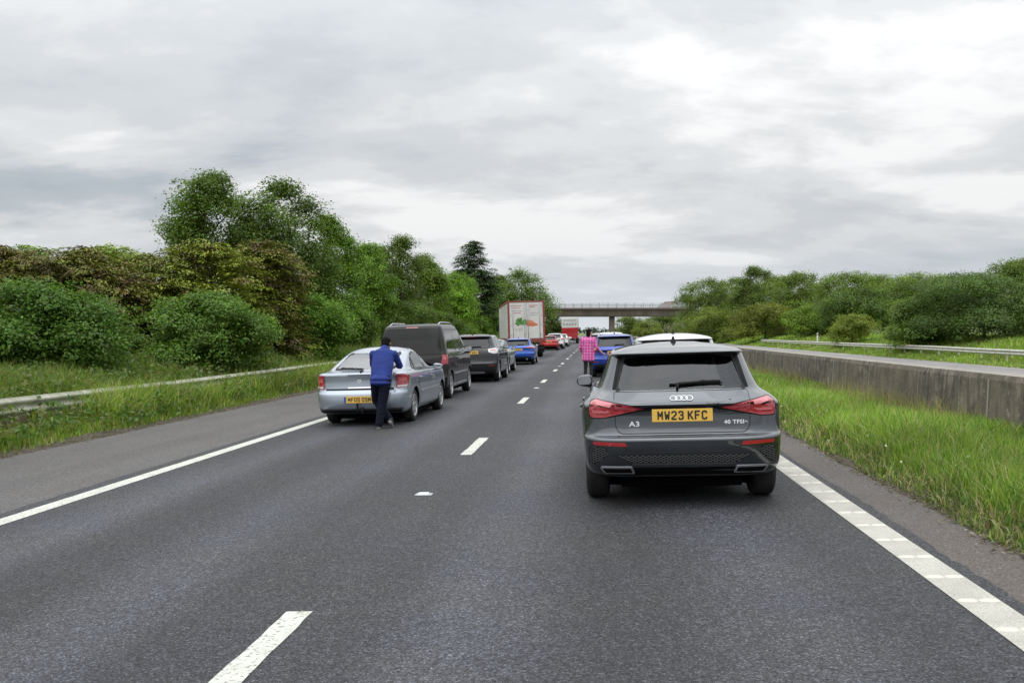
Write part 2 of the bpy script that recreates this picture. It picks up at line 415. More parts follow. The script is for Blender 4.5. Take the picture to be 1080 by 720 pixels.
# ------------------------------------------------------------------ ground, roads
def rz(x): return CF * x
def wpos(xpx, depth):
    """photo column + depth along the lens -> road coordinates"""
    X = (xpx - 627.5) * depth / 1000.0
    return X, depth * 1.0038 + .0875 * X
GX = [-900, -120, -45, -26, -18, -13.5, -11.5, -9.8, -8.75, -8.47, -8.42, 2.70, 2.78, 3.0, 4.2, 5.5, 6.1, 6.4, 7.6, 19.7, 20.6, 22, 24, 27, 34, 60, 150, 900]
GZ = [6, 3.5, 1.6, .75, .45, .15, -.02, -.14, -.225, -.254, -.33, -.02, .083, .105, .12, .12, .10, .02, -.06, -.10, .05, .4, .85, 1.15, 1.5, 2.3, 4, 6]
def ground_z(x): return float(np.interp(x, GX, GZ))
ys = [-60, -20, 0, 10, 20, 35, 50, 75, 100, 140, 180, 230, 300, 420, 700, 1500, 3000]
bm = bmesh.new()
gxs = sorted(set(GX + [-300, -80, -35, -15.5, 9.5, 12, 15, 90, 300]))
rows = []
for y in ys:
    k = 0.0 if y < 260 else min(1, (y - 260) / 400)
    rows.append([bm.verts.new((x, y, (ground_z(x) if not (-8.45 <= x <= 2.72 or 6.4 < x < 19.7) else min(ground_z(x), rz(x) if x < 3 else 9) - .06) * (1 - .0 * k))) for x in gxs])
for a, b in zip(rows, rows[1:]):
    for i in range(len(gxs) - 1): bm.faces.new((a[i], a[i + 1], b[i + 1], b[i]))
gnd = bmobj('ground', bm, EARTH, smooth=180); tag(gnd, 'green verge and meadow ground either side of the carriageways', 'ground', kind='structure')

def strip(name, x0, x1, y0, y1, m, dz=0.0, label=None, flat=None, n=60, j0=0.0, j1=0.0):
    rj = random.Random(len(name))
    bm = bmesh.new(); prev = None
    for i in range(n + 1):
        y = y0 + (y1 - y0) * (i / n) ** 2 if y1 > 500 else y0 + (y1 - y0) * i / n
        z0, z1 = (rz(x0), rz(x1)) if flat is None else flat
        ja, jb = (j0 * (rj.uniform(-.5, .5) + .6 * math.sin(y * 1.3) * math.sin(y * .37 + 1)) for j0 in (j0, j1))
        cur = (bm.verts.new((x0 + ja, y, z0 + ja * CF + dz)), bm.verts.new((x1 + jb, y, z1 + jb * CF + dz)))
        if prev: bm.faces.new((prev[0], prev[1], cur[1], cur[0]))
        prev = cur
    o = bmobj(name, bm, m); tag(o, label or name, 'road', kind='structure'); return o
YB, YE = -25, 900
for nm_, xa_, xb_, m_ in (('road', -5.62, 2.32, A_LANE), ('hard_shoulder', -8.5, -5.62, A_SHOULD), ('road_margin', 2.32, 2.8, A_STRIP)): strip(nm_, xa_, xb_, 300, YE, m_, label='far end of the motorway carriageway beyond the bridge')
strip('road', -5.62, 2.32, YB, 300, A_LANE, n=2600, j0=.02, j1=.03, label='dark two lane motorway carriageway full of stopped traffic')
strip('hard_shoulder', -8.50, -5.50, YB, 300, A_SHOULD, -.004, n=1200, j0=.10, label='brownish grey hard shoulder left of the solid white line')
strip('road_margin', 2.22, 2.80, YB, 300, A_STRIP, -.004, n=1200, j1=.08, label='worn brown asphalt margin beside the ribbed edge line')
strip('opposite_road', 7.4, 19.7, YB, YE, A_FAR, 0.0, 'empty opposite carriageway seen over the concrete barrier', (-.045, -.095))

# painted lines (sheets 4 mm above the road)
bm = bmesh.new()
def quadstrip(bm, x0, x1, y0, y1, dz, n=1, jit=0.0):
    prev = None
    for i in range(n + 1):
        y = y0 + (y1 - y0) * i / n
        j = random.uniform(-jit, jit); j2 = random.uniform(-jit, jit)
        c = (bm.verts.new((x0 + j, y, rz(x0) + dz)), bm.verts.new((x1 + j2, y, rz(x1) + dz)))
        if prev: bm.faces.new((prev[0], prev[1], c[1], c[0]))
        prev = c
quadstrip(bm, -5.42, -5.22, YB, 400, .004, 240, .004)
tag(bmobj('edge_line', bm, PAINT), 'solid white line between hard shoulder and left lane', 'road marking', kind='structure')
bm = bmesh.new()
for k in range(-1, 42):
    yf = 5.27 + 9 * k
    quadstrip(bm, -1.75, -1.60, yf - 2.02, yf, .004, 14, .005)
tag(bmobj('lane_line', bm, PAINT), 'broken white lane line between the two queues of traffic', 'road marking', kind='structure')
bm = bmesh.new()
quadstrip(bm, 1.985, 2.225, YB, 400, .004, 200, .003)
o = bmobj('ribbed_edge_line', bm, PAINT2); tag(o, 'ribbed white edge line along the right of the carriageway', 'road marking', kind='structure')
bm = bmesh.new()
for k in range(0, 130):
    y = 3.36 + .513 * k
    for xc in (2.047, 2.163):
        n = 10; ring = []
        for i in range(n):
            a = 2 * math.pi * i / n; ca, sa = math.cos(a), math.sin(a)
            ring.append((xc + .057 * math.copysign(abs(ca) ** .7, ca), y + .034 * math.copysign(abs(sa) ** .8, sa)))
        v0 = [bm.verts.new((u, v, rz(u) + .0045)) for u, v in ring]
        v1 = [bm.verts.new((xc + (u - xc) * .8, y + (v - y) * .6, rz(u) + .0125)) for u, v in ring]
        for i in range(n): bm.faces.new((v0[i], v0[(i + 1) % n], v1[(i + 1) % n], v1[i]))
        bm.faces.new(v1)
ob = bmobj('line_ribs', bm, RIB, o, smooth=60)
# road studs
for i, y in enumerate((9.2, 27.2, 45.2, 63.2)):
    lab = ['metal road stud in the gap nearest the camera, between the first two lane dashes', 'road stud in the lane line beside the black people carrier',
           'road stud in the lane line beside the blue hatchback', 'road stud in the lane line beside the trailer of the white lorry'][i]
    r_ = empty('road_stud', (-1.675, y, rz(-1.675) + .003), (0, -math.atan(CF), 0)); tag(r_, lab, 'road stud', 'road studs along the lane line')
    bm = bmesh.new(); prism(bm, [(-.085, -.055), (.085, -.055), (.085, .055), (-.085, .055)], 0, .006, lambda u, v, w: (u * (1 - 8 * w), v * (1 - 8 * w), w)); bmobj('housing', bm, STEEL, r_)
    bm = bmesh.new(); prism(bm, [(-.055, -.03), (.055, -.03), (.055, .03), (-.055, .03)], .0065, .02, lambda u, v, w: (u * (1 - 8 * (w - .006)), v * (1 - 22 * (w - .006)), w)); bmobj('reflector', bm, WPLATE, r_)

# ------------------------------------------------------------------ concrete median barrier
br = empty('concrete_barrier', (5.72, 0, 0)); tag(br, 'stained concrete median barrier wall rising from the long grass', 'barrier')
bm = bmesh.new()
prof = [(0, -.05), (0, .20), (.03, .82), (.06, .90), (.46, .90), (.50, .82), (.53, .2), (.53, -.05)]
n = 100; prev = None
for i in range(n + 1):
    y = -20 + 420 * (i / n)
    cur = [bm.verts.new((x, y, z + .04)) for x, z in prof]
    if prev:
        for k in range(len(prof) - 1):
            f = bm.faces.new((prev[k], cur[k], cur[k + 1], prev[k + 1])); f.material_index = 1 if k in (3,) else 0
    prev = cur
bmobj('wall', bm, [CONC, CAPC], br)
jb = None
for k in range(34):
    y = 8.4 + 3.02 * k
    bm = bmesh.new(); wv = .012 + .008 * ((k * 7) % 3)
    a = [bm.verts.new((x - .004, y + s * wv, z + .045)) for s in (-1, 1) for x, z in ((0, .0), (0, .20), (.03, .82))]
    bm.faces.new((a[0], a[3], a[4], a[1])); bm.faces.new((a[1], a[4], a[5], a[2]))
    bmobj('joint', bm, JOINT, br)

# ------------------------------------------------------------------ guard rails
def guard_rail(name, label, x, y0, y1, ztop, face, m, gap=3.2):
    root = empty(name, (x, y0, 0)); tag(root, label, 'guard rail')
    bm = bmesh.new(); L_ = y1 - y0
    pr = [(0, 0), (.0, -.02), (.05, -.045), (.07, -.075), (.05, -.105), (0.0, -.135), (0.0, -.175), (.05, -.205), (.07, -.235), (.05, -.265), (0, -.29), (0, -.31)]
    n = max(8, int(L_ / 6)); prev = None; rr = random.Random(3)
    for i in range(n + 1):
        dz = rr.uniform(-.018, .018); dx = rr.uniform(-.015, .015)
        cur = [bm.verts.new((face * u + dx, L_ * i / n, ztop + v + dz)) for u, v in pr]
        if prev:
            for k in range(len(pr) - 1):
                f = bm.faces.new((prev[k], cur[k], cur[k + 1], prev[k + 1])); f.smooth = True
        prev = cur
    b = bmobj('rail_beam', bm, m, root)
    sm = b.modifiers.new('thick', 'SOLIDIFY'); sm.thickness = .006; sm.offset = 0
    y = 1.2; first = None
    while y < L_ and y < 100 * gap:
        if first is None:
            bm = bmesh.new(); zg = ground_z(x)
            box(bm, (-face * .055, 0, (ztop + zg - .25) / 2), (.10, .05, ztop - zg + .2), bevel=.006); first = bmobj('post', bm, m, root); first.location.y = y
        else:
            c = first.copy(); COL.objects.link(c); c.location.y = y
        y += gap
guard_rail('guard_rail', 'weathered guard rail half sunk in long grass beside the hard shoulder', -9.7, 3, 190, .455, 1, GALV2)
guard_rail('guard_rail', 'galvanised guard rail on the far grass bank beyond the opposite carriageway', 20.9, 30, 122, .73, -1, GALV)
# a rusty lower rail piece seen behind the near rail
bm = bmesh.new(); box(bm, (0, 0, 0), (.03, 3.0, .17), bevel=.004)
o = bmobj('rail_plate', bm, RUST); o.location = (-9.73, 15.1, .06); o.rotation_euler = (R(-1.2), 0, R(.6)); tag(o, 'rusty brown plate exposed beneath the left guard rail, bare of grass', 'metal plate')
r_ = empty('marker_post', (22.6, 99, ground_z(22.6))); tag(r_, 'small white marker post behind the far guard rail', 'marker post')
bm = bmesh.new(); box(bm, (0, 0, .45), (.14, .06, 1.1), bevel=.02); bmobj('post', bm, WPLATE, r_)
bm = bmesh.new(); box(bm, (0, -.034, .85), (.09, .008, .14)); bmobj('reflector', bm, REFL, r_)

# ------------------------------------------------------------------ bridge
def zpx(y, depth): return 1.54 + (351 - y) * depth / 1000.0
BD = 222
bx0, bx1 = -34.0, 22.5
root = empty('road_bridge', (0, BD, 0)); tag(root, 'weathered concrete road bridge spanning the motorway behind the lorries', 'bridge')
bm = bmesh.new()
prism(bm, [(-4.2, 5.35), (4.2, 5.35), (4.6, 6.9), (-4.6, 6.9)], bx0, bx1, lambda u, v, w: (w, u, v)); bmobj('deck', bm, BRC, root)
for s in (-1, 1):
    bm = bmesh.new(); box(bm, ((bx0 + bx1) / 2, s * 4.72, 7.02), (bx1 - bx0, .5, .42), bevel=.03); bmobj('edge_beam', bm, BRE, root)
    bm = bmesh.new()
    for z in (7.55, 7.9, 8.25): box(bm, ((bx0 + bx1) / 2, s * 4.72, z), (bx1 - bx0, .09, .10))
    for i in range(140): box(bm, (bx0 + .4 * i + .3, s * 4.72, 7.72), (.03, .03, 1.0))
    pr_ = bmobj('parapet_rail', bm, STEEL, root)
    p0 = None
    for i in range(28):
        if p0 is None:
            bm = bmesh.new(); box(bm, (0, 0, 0), (.16, .14, 1.2)); p0 = bmobj('post', bm, STEEL, pr_)
        else: p0 = p0.copy(); COL.objects.link(p0)
        p0.location = (bx0 + 1 + 2 * i, s * 4.72, 7.8)
bm = bmesh.new(); box(bm, (3.9, 0, 2.5), (1.25, 6.5, 5.7), bevel=.15); bmobj('pier', bm, BRC, root)
for x in (-28, 22.6):
    bm = bmesh.new(); box(bm, (x, 0, 2.7), (1.2, 9, 6.0), bevel=.05); bmobj('abutment', bm, BRC, root)
for x in (bx0 - 6, bx1 + 20):
    pass
bm = bmesh.new()
for sx, xa, xb in ((-1, bx0 + 2, -150), (1, bx1 - .5, 150)):
    prism(bm, [(-16, -.5), (16, -.5), (4.6, 6.6), (-4.6, 6.6)], xa, xb, lambda u, v, w: (w, u + BD, v))
tag(bmobj('embankment_ground', bm, EARTH), 'grass embankment carrying the side road up to the bridge', 'ground', kind='structure')
# small house behind the right end of the bridge
hx, hy = wpos(711, 300)
root = empty('house', (hx, hy, 5.0), (0, 0, R(24))); tag(root, 'distant pale house with brown gable roof at the right end of the bridge', 'house')
BRICKP = mat('house_render', (.52, .47, .40), .9); ROOFM = mat('house_roof', (.13, .085, .065), .9)
bm = bmesh.new(); prism(bm, [(-2.6, -4.6), (2.6, -4.6), (2.6, 4.6), (0, 6.3), (-2.6, 4.6)], 0, 6, lambda u, v, w: (u, w, v)); bmobj('wall', bm, BRICKP, root)
bm = bmesh.new()
for s in (-1, 1): prism(bm, [(s * 3.0, 4.4), (0, 6.36), (0, 6.6), (s * 3.05, 4.65)], -.35, 6.35, lambda u, v, w: (u, w, v))
rf = bmobj('roof', bm, ROOFM, root)
for u in (-1.2, 1.2):
    bm = bmesh.new(); box(bm, (u, -.02, 3.3), (1.0, .08, 1.1)); w_ = bmobj('window', bm, PRIV2, root)
    bm = bmesh.new()
    for du in (-.52, 0, .52): box(bm, (u + du, -.07, 3.3), (.07, .05, 1.2))
    bmobj('frame', bm, WPLATE, w_)

# ------------------------------------------------------------------ vegetation
def leaf_mesh(name, cen, nrm, up, ln, wd, tint):
    """diamond leaves: centre, normal, long axis"""
    n = len(cen)
    nrm = nrm / np.linalg.norm(nrm, axis=1, keepdims=True)
    t = up - nrm * np.sum(up * nrm, axis=1, keepdims=True); t /= (np.linalg.norm(t, axis=1, keepdims=True) + 1e-9)
    b = np.cross(nrm, t)
    ln, wd = ln[:, None], wd[:, None]
    fold = nrm * wd * .25
    v = np.stack([cen - t * ln * .5, cen + b * wd * .5 + fold - t * ln * .05, cen + t * ln * .5, cen - b * wd * .5 + fold - t * ln * .05], 1).reshape(-1, 3)
    loops = np.arange(4 * n); starts = np.arange(n) * 4
    return from_np(name, v, loops, starts, np.repeat(tint, 4, axis=0))
def rand_unit(rng, n):
    v = rng.normal(size=(n, 3)); return v / np.linalg.norm(v, axis=1, keepdims=True)
def crown_mesh(name, rng, rx, ry, rz_, zc, col, n_leaf, leaf, style='broad', lobes=16, lump=.42, cone=0.0, col2=None, mix2=.3, openness=.0):
    """leaf clumps spread through lobes that cover an uneven ellipsoid"""
    # lobes
    L0 = []
    zb0, Hc = zc - rz_, 2 * rz_
    def prof(k):
        if cone > .5: return max(.06, (1 - k) ** .8) * (.75 + .25 * min(1, k / .12))
        base = .80 + .20 * min(1, k / .3)
        return base * max(0.05, 1 - max(0, (k - .25) / .75) ** 2.3) ** .55
    for i in range(lobes * 2):
        k = rng.uniform(.04, .93) if i > 2 else (.9, .93, .8)[i]
        pr_ = prof(k); ang = rng.uniform(0, 2 * np.pi); f = rng.uniform(.40, .80) if k < .85 else rng.uniform(0, .5)
        p = np.array([math.cos(ang) * rx * pr_ * f, math.sin(ang) * ry * pr_ * f, (k - .5) * Hc])
        s = lump * rng.uniform(.62, 1.1) * (.35 + .65 * pr_)
        rl = np.array([rx * s, ry * s, min(rz_, (rx + ry) * .62) * s])
        p[2] = min(p[2], rz_ - rl[2] * .9); 
        L0.append((p, rl, rng.uniform(.80, 1.22)))
    if cone > .5: L0.append((np.array([0, 0, rz_ * .80]), np.array([rx * .14, ry * .14, rz_ * .22]), 1.0))
    for k in (.2, .5):
        L0.append((np.array([0, 0, (k - .5) * Hc]), np.array([rx * .6, ry * .6, rz_ * .42]), .9))
    per = 30 if style == 'broad' else 36
    nc = max(20, n_leaf // per)
    wts = np.array([(l[1][0] * l[1][2]) ** 1.0 for l in L0]); wts /= wts.sum()
    idx = rng.choice(len(L0), nc, p=wts)
    d = rand_unit(rng, nc); d[:, 2] = np.where(d[:, 2] < -.35, -d[:, 2], d[:, 2])
    fr = rng.uniform(.45, 1.06, nc) ** .6
    P = np.array([l[0] for l in L0])[idx]; Rr = np.array([l[1] for l in L0])[idx]; br_ = np.array([l[2] for l in L0])[idx]
    spr = rng.uniform(size=nc) < .07; fr = np.where(spr, rng.uniform(1.05, 1.38, nc), fr)
    cc = P + d * fr[:, None] * Rr
    cc[:, 2] = np.minimum(cc[:, 2], rz_ * 1.02)
    out = d.copy()
    if openness: 
        keep = rng.uniform(size=nc) > openness * (np.sin(cc[:, 0] * 2.1 / rx * 2 + 1) * np.sin(cc[:, 2] * 3.3 / rz_ * 2) * .5 + .5)
        cc, out, br_, spr = cc[keep], out[keep], br_[keep], spr[keep]; nc = len(cc)
    tone = br_ * rng.uniform(.62, 1.38, nc)
    isb = rng.uniform(size=nc) < mix2 if col2 is not None else np.zeros(nc, bool)
    cr = np.where(spr, .6, 1) * leaf * rng.uniform(1.6, 3.8, nc) if style == 'broad' else leaf * rng.uniform(1.5, 3.0, nc)
    ci = np.repeat(np.arange(nc), per); n = len(ci)
    g3 = np.clip(rng.normal(size=(n, 3)), -1.7, 1.7)
    if style == 'broad':
        off = g3 * np.array([1, 1, .7]) * cr[ci][:, None] * .72
        nr = out[ci] * .55 + np.array([0, 0, .7]) + rand_unit(rng, n) * .65
        up = rand_unit(rng, n) + np.array([0, 0, -.5])
        ln = leaf * rng.uniform(.7, 1.35, n); wd = ln * rng.uniform(.5, .75, n)
    else:
        # flat drooping sprays
        lat = out[ci] * np.array([1, 1, 0]); lat /= (np.linalg.norm(lat, axis=1, keepdims=True) + 1e-6)
        s = rng.uniform(-1, 1.6, n)[:, None]
        off = lat * s * cr[ci][:, None] * 1.3 + g3 * np.array([.8, .8, .22]) * cr[ci][:, None] * .7
        off[:, 2] -= (s[:, 0] ** 2) * cr[ci] * .28
        nr = np.array([0, 0, .9]) + out[ci] * .35 + rand_unit(rng, n) * .55
        up = lat + np.array([0, 0, -.35]) + rand_unit(rng, n) * .5
        ln = leaf * rng.uniform(1.0, 1.9, n); wd = ln * rng.uniform(.28, .5, n)
    cen = cc[ci] + off; cen[:, 2] += zc
    c = np.where(isb[:, None], np.array(col2 if col2 is not None else col), np.array(col))[ci] if col2 is not None else np.tile(np.array(col), (n, 1))
    c = c * (tone[ci] * rng.uniform(.8, 1.22, n))[:, None]
    hue = rng.normal(0, .10, n); c[:, 0] *= 1 + hue; c[:, 2] *= 1 - hue * .5
    lowest = .05
    cen[:, 2] = np.maximum(cen[:, 2], lowest + rng.uniform(0, .3, n))
    tips = cc.copy(); tips[:, 2] += zc
    return leaf_mesh(name, cen, nr, up, ln, wd, np.clip(c, 0, 1)), tips
def trunk_mesh(rng, h, r, tips, zc, nl=14):
    bm = bmesh.new(); p = Vector((0, 0, -.4)); segs = 6; pts = [p]
    for i in range(segs):
        p = p + Vector((rng.normal() * r * .5, rng.normal() * r * .5, (h + .4) / segs)); pts.append(p)
    for i in range(segs):
        tube(bm, pts[i], pts[i + 1], r * (1 - .72 * i / segs), r * (1 - .72 * (i + 1) / segs), 9, caps=False)
    if len(tips):
        for k in rng.choice(len(tips), min(nl, len(tips)), replace=False):
            t = Vector(tips[k]); zt = min(max(.25 * h, t.z * .72), h * .96)
            f = (zt + .4) / (h + .4) * segs; i = min(int(f), segs - 1); a = pts[i].lerp(pts[i + 1], f - i)
            rr = r * .38 * (1 - .5 * zt / h); m = a.lerp(t, .5) + Vector((rng.normal() * .15, rng.normal() * .15, .12 * (t - a).length))
            tube(bm, a, m, rr, rr * .6, 6, caps=False); tube(bm, m, t, rr * .6, rr * .15, 6, caps=False)
    return bm
TSEED = [100]
def tree(name, cat, label, xp, depth, top, wpx, base, col, leaf, n, style='broad', bot=None, group=None, deep=None, **k):
    TSEED[0] += 1; rng = np.random.default_rng(TSEED[0])
    X, Y = wpos(xp, depth); zb = ground_z(X) if base is None else base
    zt = zpx(top, depth); H = zt - zb
    w = wpx * depth / 1000 / 2; n = int(n * 3.6); leaf = leaf * .57; col = tuple(c_ * f_ for c_, f_ in zip(col, (2.55, 1.95, 1.0) if style == 'broad' else (2.05, 2.3, 1.15)))
    cb = 0.02 * H if bot is None else bot * H
    rzz = (H - cb) / 2; zc = cb + rzz
    r_ = empty(name, (X, Y, zb)); tag(r_, label, cat, group)
    w *= 1.22 if xp < 600 else 1.38
    me, tips = crown_mesh('crown', rng, w * .93, (deep or w * .93), rzz * .94, zc, col, n, leaf, style, **k)
    link('crown', me, NEEDLE if style != 'broad' else LEAF, r_)
    bmobj('trunk', trunk_mesh(rng, zc + rzz * .45, max(.05, .022 * H + .03), tips, zc), BARK, r_)
    return r_
DG, MG, LG = (.030, .070, .018), (.048, .108, .022), (.075, .150, .030)
OL, BRN, PALE = (.105, .105, .026), (.150, .115, .050), (.080, .135, .050)
BLK = (.020, .040, .020)
GW = 'trees and bushes lining the left verge'; GR = 'trees beyond the opposite carriageway'
# left, near bushes in front
tree('bush', 'bush', 'large dark green sycamore bush at the left end of the row, behind the rail', 30, 22.6, 298, 178, None, (.034, .088, .024), .15, 13000, group=GW, lobes=20)
tree('bush', 'bush', 'broad dark green bush behind the middle of the rail, in front of brownish conifers', 222, 28, 309, 122, None, (.038, .092, .024), .14, 12000, group=GW, lobes=18)
tree('bush', 'bush', 'brighter green bush just left of the roof of the silver car', 336, 38, 312, 62, None, (.055, .135, .030), .15, 8000, group=GW)
tree('bush', 'bush', 'low leafy bush filling the gap beside the large sycamore bush', 128, 29, 350, 50, None, (.040, .085, .022), .13, 3500, group=GW)
# brownish leyland conifers
kx = dict(style='spray', col2=BRN, group=GW)
tree('conifer', 'conifer', 'olive brown conifer at the far left edge, above the sycamore bush', 2, 30, 256, 140, None, (.085, .080, .026), .17, 11000, mix2=.42, lobes=22, **kx)
tree('conifer', 'conifer', 'browned conifer with rusty foliage above the right half of the sycamore bush', 92, 31, 256, 122, None, (.080, .078, .024), .17, 11000, mix2=.38, lobes=22, **kx)
tree('conifer', 'conifer', 'olive green conifer in the dip of the hedge between the two dark bushes', 160, 33, 262, 104, None, (.078, .085, .024), .17, 10000, mix2=.25, lobes=20, **kx)
tree('conifer', 'conifer', 'yellowish olive conifer directly above the broad dark green bush', 222, 33.5, 252, 118, None, (.098, .105, .024), .17, 11000, mix2=.18, lobes=22, **kx)
tree('conifer', 'conifer', 'brown and olive conifer right of the broad bush, under the tall trees', 282, 36, 252, 100, None, (.080, .082, .022), .17, 10000, mix2=.30, lobes=20, **kx)
tree('conifer', 'conifer', 'pale yellow green conifer top peeping out behind the brownish conifers', 118, 36, 258, 130, None, (.10, .125, .032), .2, 7000, mix2=.1, lobes=16, **kx)
tree('conifer', 'conifer', 'light green conifer behind the olive brown one at the left edge', 30, 38, 258, 130, None, (.075, .105, .030), .2, 7000, mix2=.1, lobes=16, **kx)
# tall trees
tree('broadleaf_tree', 'tree', 'tall airy ash tree, the highest tree of the left row', 224, 42, 180, 100, None, (.042, .090, .028), .22, 13000, bot=.25, lobes=26, lump=.33, openness=.7, group=GW)
tree('broadleaf_tree', 'tree', 'tall dark green tree right of the airy ash tree', 300, 45, 186, 108, None, (.036, .078, .022), .22, 15000, bot=.12, lobes=24, lump=.36, cone=.25, openness=.4, group=GW)
tree('broadleaf_tree', 'tree', 'mid green tree sloping down right of the tall dark one', 348, 52, 226, 84, None, (.046, .108, .022), .22, 12000, bot=.03, lobes=20, group=GW)
tree('broadleaf_tree', 'tree', 'bright leafy tree above the left edge of the black people carrier', 388, 66, 256, 66, None, (.050, .115, .024), .22, 9000, bot=.03, lobes=18, group=GW)
tree('broadleaf_tree', 'tree', 'thin topped dark tree rising behind the roof of the black people carrier', 424, 70, 246, 64, None, (.036, .072, .022), .24, 9000, bot=.03, lobes=24, lump=.3, openness=.5, group=GW)
tree('broadleaf_tree', 'tree', 'green tree in the gap left of the round bright tree', 450, 80, 272, 50, None, (.048, .100, .022), .25, 6500, bot=.03, group=GW)
tree('broadleaf_tree', 'tree', 'round bright green tree above the dark grey four by four', 478, 95, 286, 66, None, (.062, .145, .026), .22, 10000, bot=.02, lobes=18, group=GW)
tree('dark_conifer', 'conifer', 'dark bluish conifer with a pointed spiky top standing above the lorry', 499, 112, 251, 74, None, (.022, .036, .022), .30, 15000, style='spray', bot=.02, lobes=30, lump=.36, cone=.52, group=GW)
tree('broadleaf_tree', 'tree', 'rounded green tree overhanging the roof of the white lorry', 552, 150, 282, 62, None, (.044, .095, .022), .42, 9000, bot=.02, lobes=20, group=GW)
tree('bush', 'bush', 'low green bush between the round bright tree and the lorry side', 513, 112, 326, 36, None, (.060, .130, .026), .20, 4500, group=GW)
tree('bush', 'bush', 'dark undergrowth bush under the tall trees, right of the brighter bush', 372, 52, 328, 54, None, (.034, .075, .020), .18, 6000, group=GW)
tree('bush', 'bush', 'dark green bush behind the roof rails of the black people carrier', 428, 66, 316, 72, None, (.036, .078, .020), .18, 6500, group=GW)
tree('bush', 'bush', 'dark ivy covered bush low behind the dark grey four by four', 470, 84, 330, 50, None, (.030, .066, .018), .2, 5000, group=GW)
tree('broadleaf_tree', 'tree', 'dark tree seen in the gap between lorry and red truck under the bridge', 583, 250, 333, 24, None, (.026, .050, .020), .5, 3500, bot=.0, group=GW)
tree('broadleaf_tree', 'tree', 'dark tree hidden low behind the white lorry trailer', 566, 232, 336, 26, None, (.030, .058, .020), .5, 3000, bot=.0, group=GW)
# right bank
tree('willow', 'tree', 'big grey green willow at the right edge of the photo', 1036, 62, 288, 150, None, (.034, .076, .030), .22, 17000, bot=.0, lobes=24, lump=.36, group=GR)
tree('broadleaf_tree', 'tree', 'tree top rising above the willow at the right edge of the photo', 1070, 85, 274, 70, None, (.044, .090, .024), .28, 8000, bot=.1, group=GR)
tree('willow', 'tree', 'pale lower bush at the left foot of the big willow', 965, 66, 316, 66, None, (.050, .105, .032), .22, 8000, bot=.0, group=GR)
tree('round_bush', 'bush', 'round pale yellow green bush standing alone on the far bank', 899, 82, 332, 40, None, (.075, .125, .034), .18, 6000, bot=.0, lobes=14, lump=.45, group=GR)
tree('broadleaf_tree', 'tree', 'wide dark green tree behind the round pale bush', 905, 104, 303, 84, None, (.034, .076, .022), .3, 9500, bot=.0, group=GR)
tree('broadleaf_tree', 'tree', 'green tree filling the skyline between dark tree and willow', 962, 110, 288, 84, None, (.052, .105, .024), .32, 9000, bot=.05, lobes=20, group=GR)
tree('broadleaf_tree', 'tree', 'tree with rounded top behind the wide dark green tree', 893, 125, 287, 74, None, (.050, .100, .024), .35, 8500, bot=.05, lobes=20, group=GR)
tree('broadleaf_tree', 'tree', 'mid green tree on the skyline right of the tallest far tree', 842, 140, 287, 66, None, (.050, .098, .024), .38, 8500, bot=.03, lobes=20, group=GR)
tree('broadleaf_tree', 'tree', 'tallest tree of the right hand row, with a narrow raised top', 794, 150, 280, 46, None, (.040, .080, .026), .38, 7500, bot=.03, lobes=22, lump=.32, group=GR)
tree('broadleaf_tree', 'tree', 'tree at the left end of the right hand row, beside the bridge', 748, 170, 293, 62, None, (.046, .090, .026), .42, 8000, bot=.0, lobes=20, group=GR)
tree('bush', 'bush', 'olive yellow bush below the tallest far tree', 806, 128, 320, 62, None, (.060, .092, .022), .32, 6500, bot=.0, group=GR)
tree('bush', 'bush', 'olive bush at the end of the bridge, left of the other olive one', 752, 150, 324, 60, None, (.055, .095, .024), .34, 6500, bot=.0, group=GR)
tree('bush', 'bush', 'bright green bush between the olive bush and the round pale bush', 856, 112, 322, 46, None, (.060, .125, .026), .28, 6000, bot=.0, group=GR)
tree('dark_conifer', 'conifer', 'small dark tree beside the house at the bridge end', 723, 290, 311, 22, 4.0, (.020, .036, .026), .6, 2200, bot=.0, group=GR)
tree('broadleaf_tree', 'tree', 'green tree seen under the right span of the bridge, next to the pier', 664, 290, 334, 34, None, (.050, .092, .030), .6, 3500, bot=.0, group=GR)
tree('broadleaf_tree', 'tree', 'green tree seen under the right span of the bridge, at its far right', 704, 262, 332, 46, None, (.045, .085, .026), .55, 4500, bot=.0, group=GR)
tree('bush', 'bush', 'yellowish bush under the middle of the right bridge span', 683, 252, 339, 26, None, (.06, .10, .03), .5, 2500, bot=.0, group=GR)

tree('broadleaf_tree', 'tree', 'tall green tree closing the skyline behind the people carrier, left of the thin topped one', 402, 92, 258, 60, None, (.044, .094, .024), .3, 6500, bot=.02, lobes=20, group=GW)
tree('broadleaf_tree', 'tree', 'dull green tree closing the skyline between the thin topped tree and the pointed conifer', 447, 104, 266, 56, None, (.040, .082, .024), .32, 6500, bot=.02, lobes=20, group=GW)
tree('broadleaf_tree', 'tree', 'green tree filling the gap between the pointed conifer and the rounded tree over the lorry', 527, 165, 290, 44, None, (.042, .088, .024), .42, 6000, bot=.02, lobes=18, group=GW)
tree('broadleaf_tree', 'tree', 'far tree closing the skyline left of the tallest right hand tree', 772, 195, 293, 58, None, (.046, .090, .028), .5, 6000, bot=.0, lobes=20, group=GR)
tree('broadleaf_tree', 'tree', 'far tree closing the skyline right of the tallest right hand tree', 818, 190, 290, 60, None, (.050, .096, .026), .5, 6000, bot=.0, lobes=20, group=GR)
tree('broadleaf_tree', 'tree', 'far tree closing the skyline behind the rounded top and the green tree', 930, 150, 290, 70, None, (.048, .096, .026), .42, 6500, bot=.0, lobes=20, group=GR)
tree('broadleaf_tree', 'tree', 'dark tree behind the big willow, left of the tree top at the photo edge', 1010, 100, 288, 70, None, (.040, .084, .024), .32, 6500, bot=.0, lobes=20, group=GR)
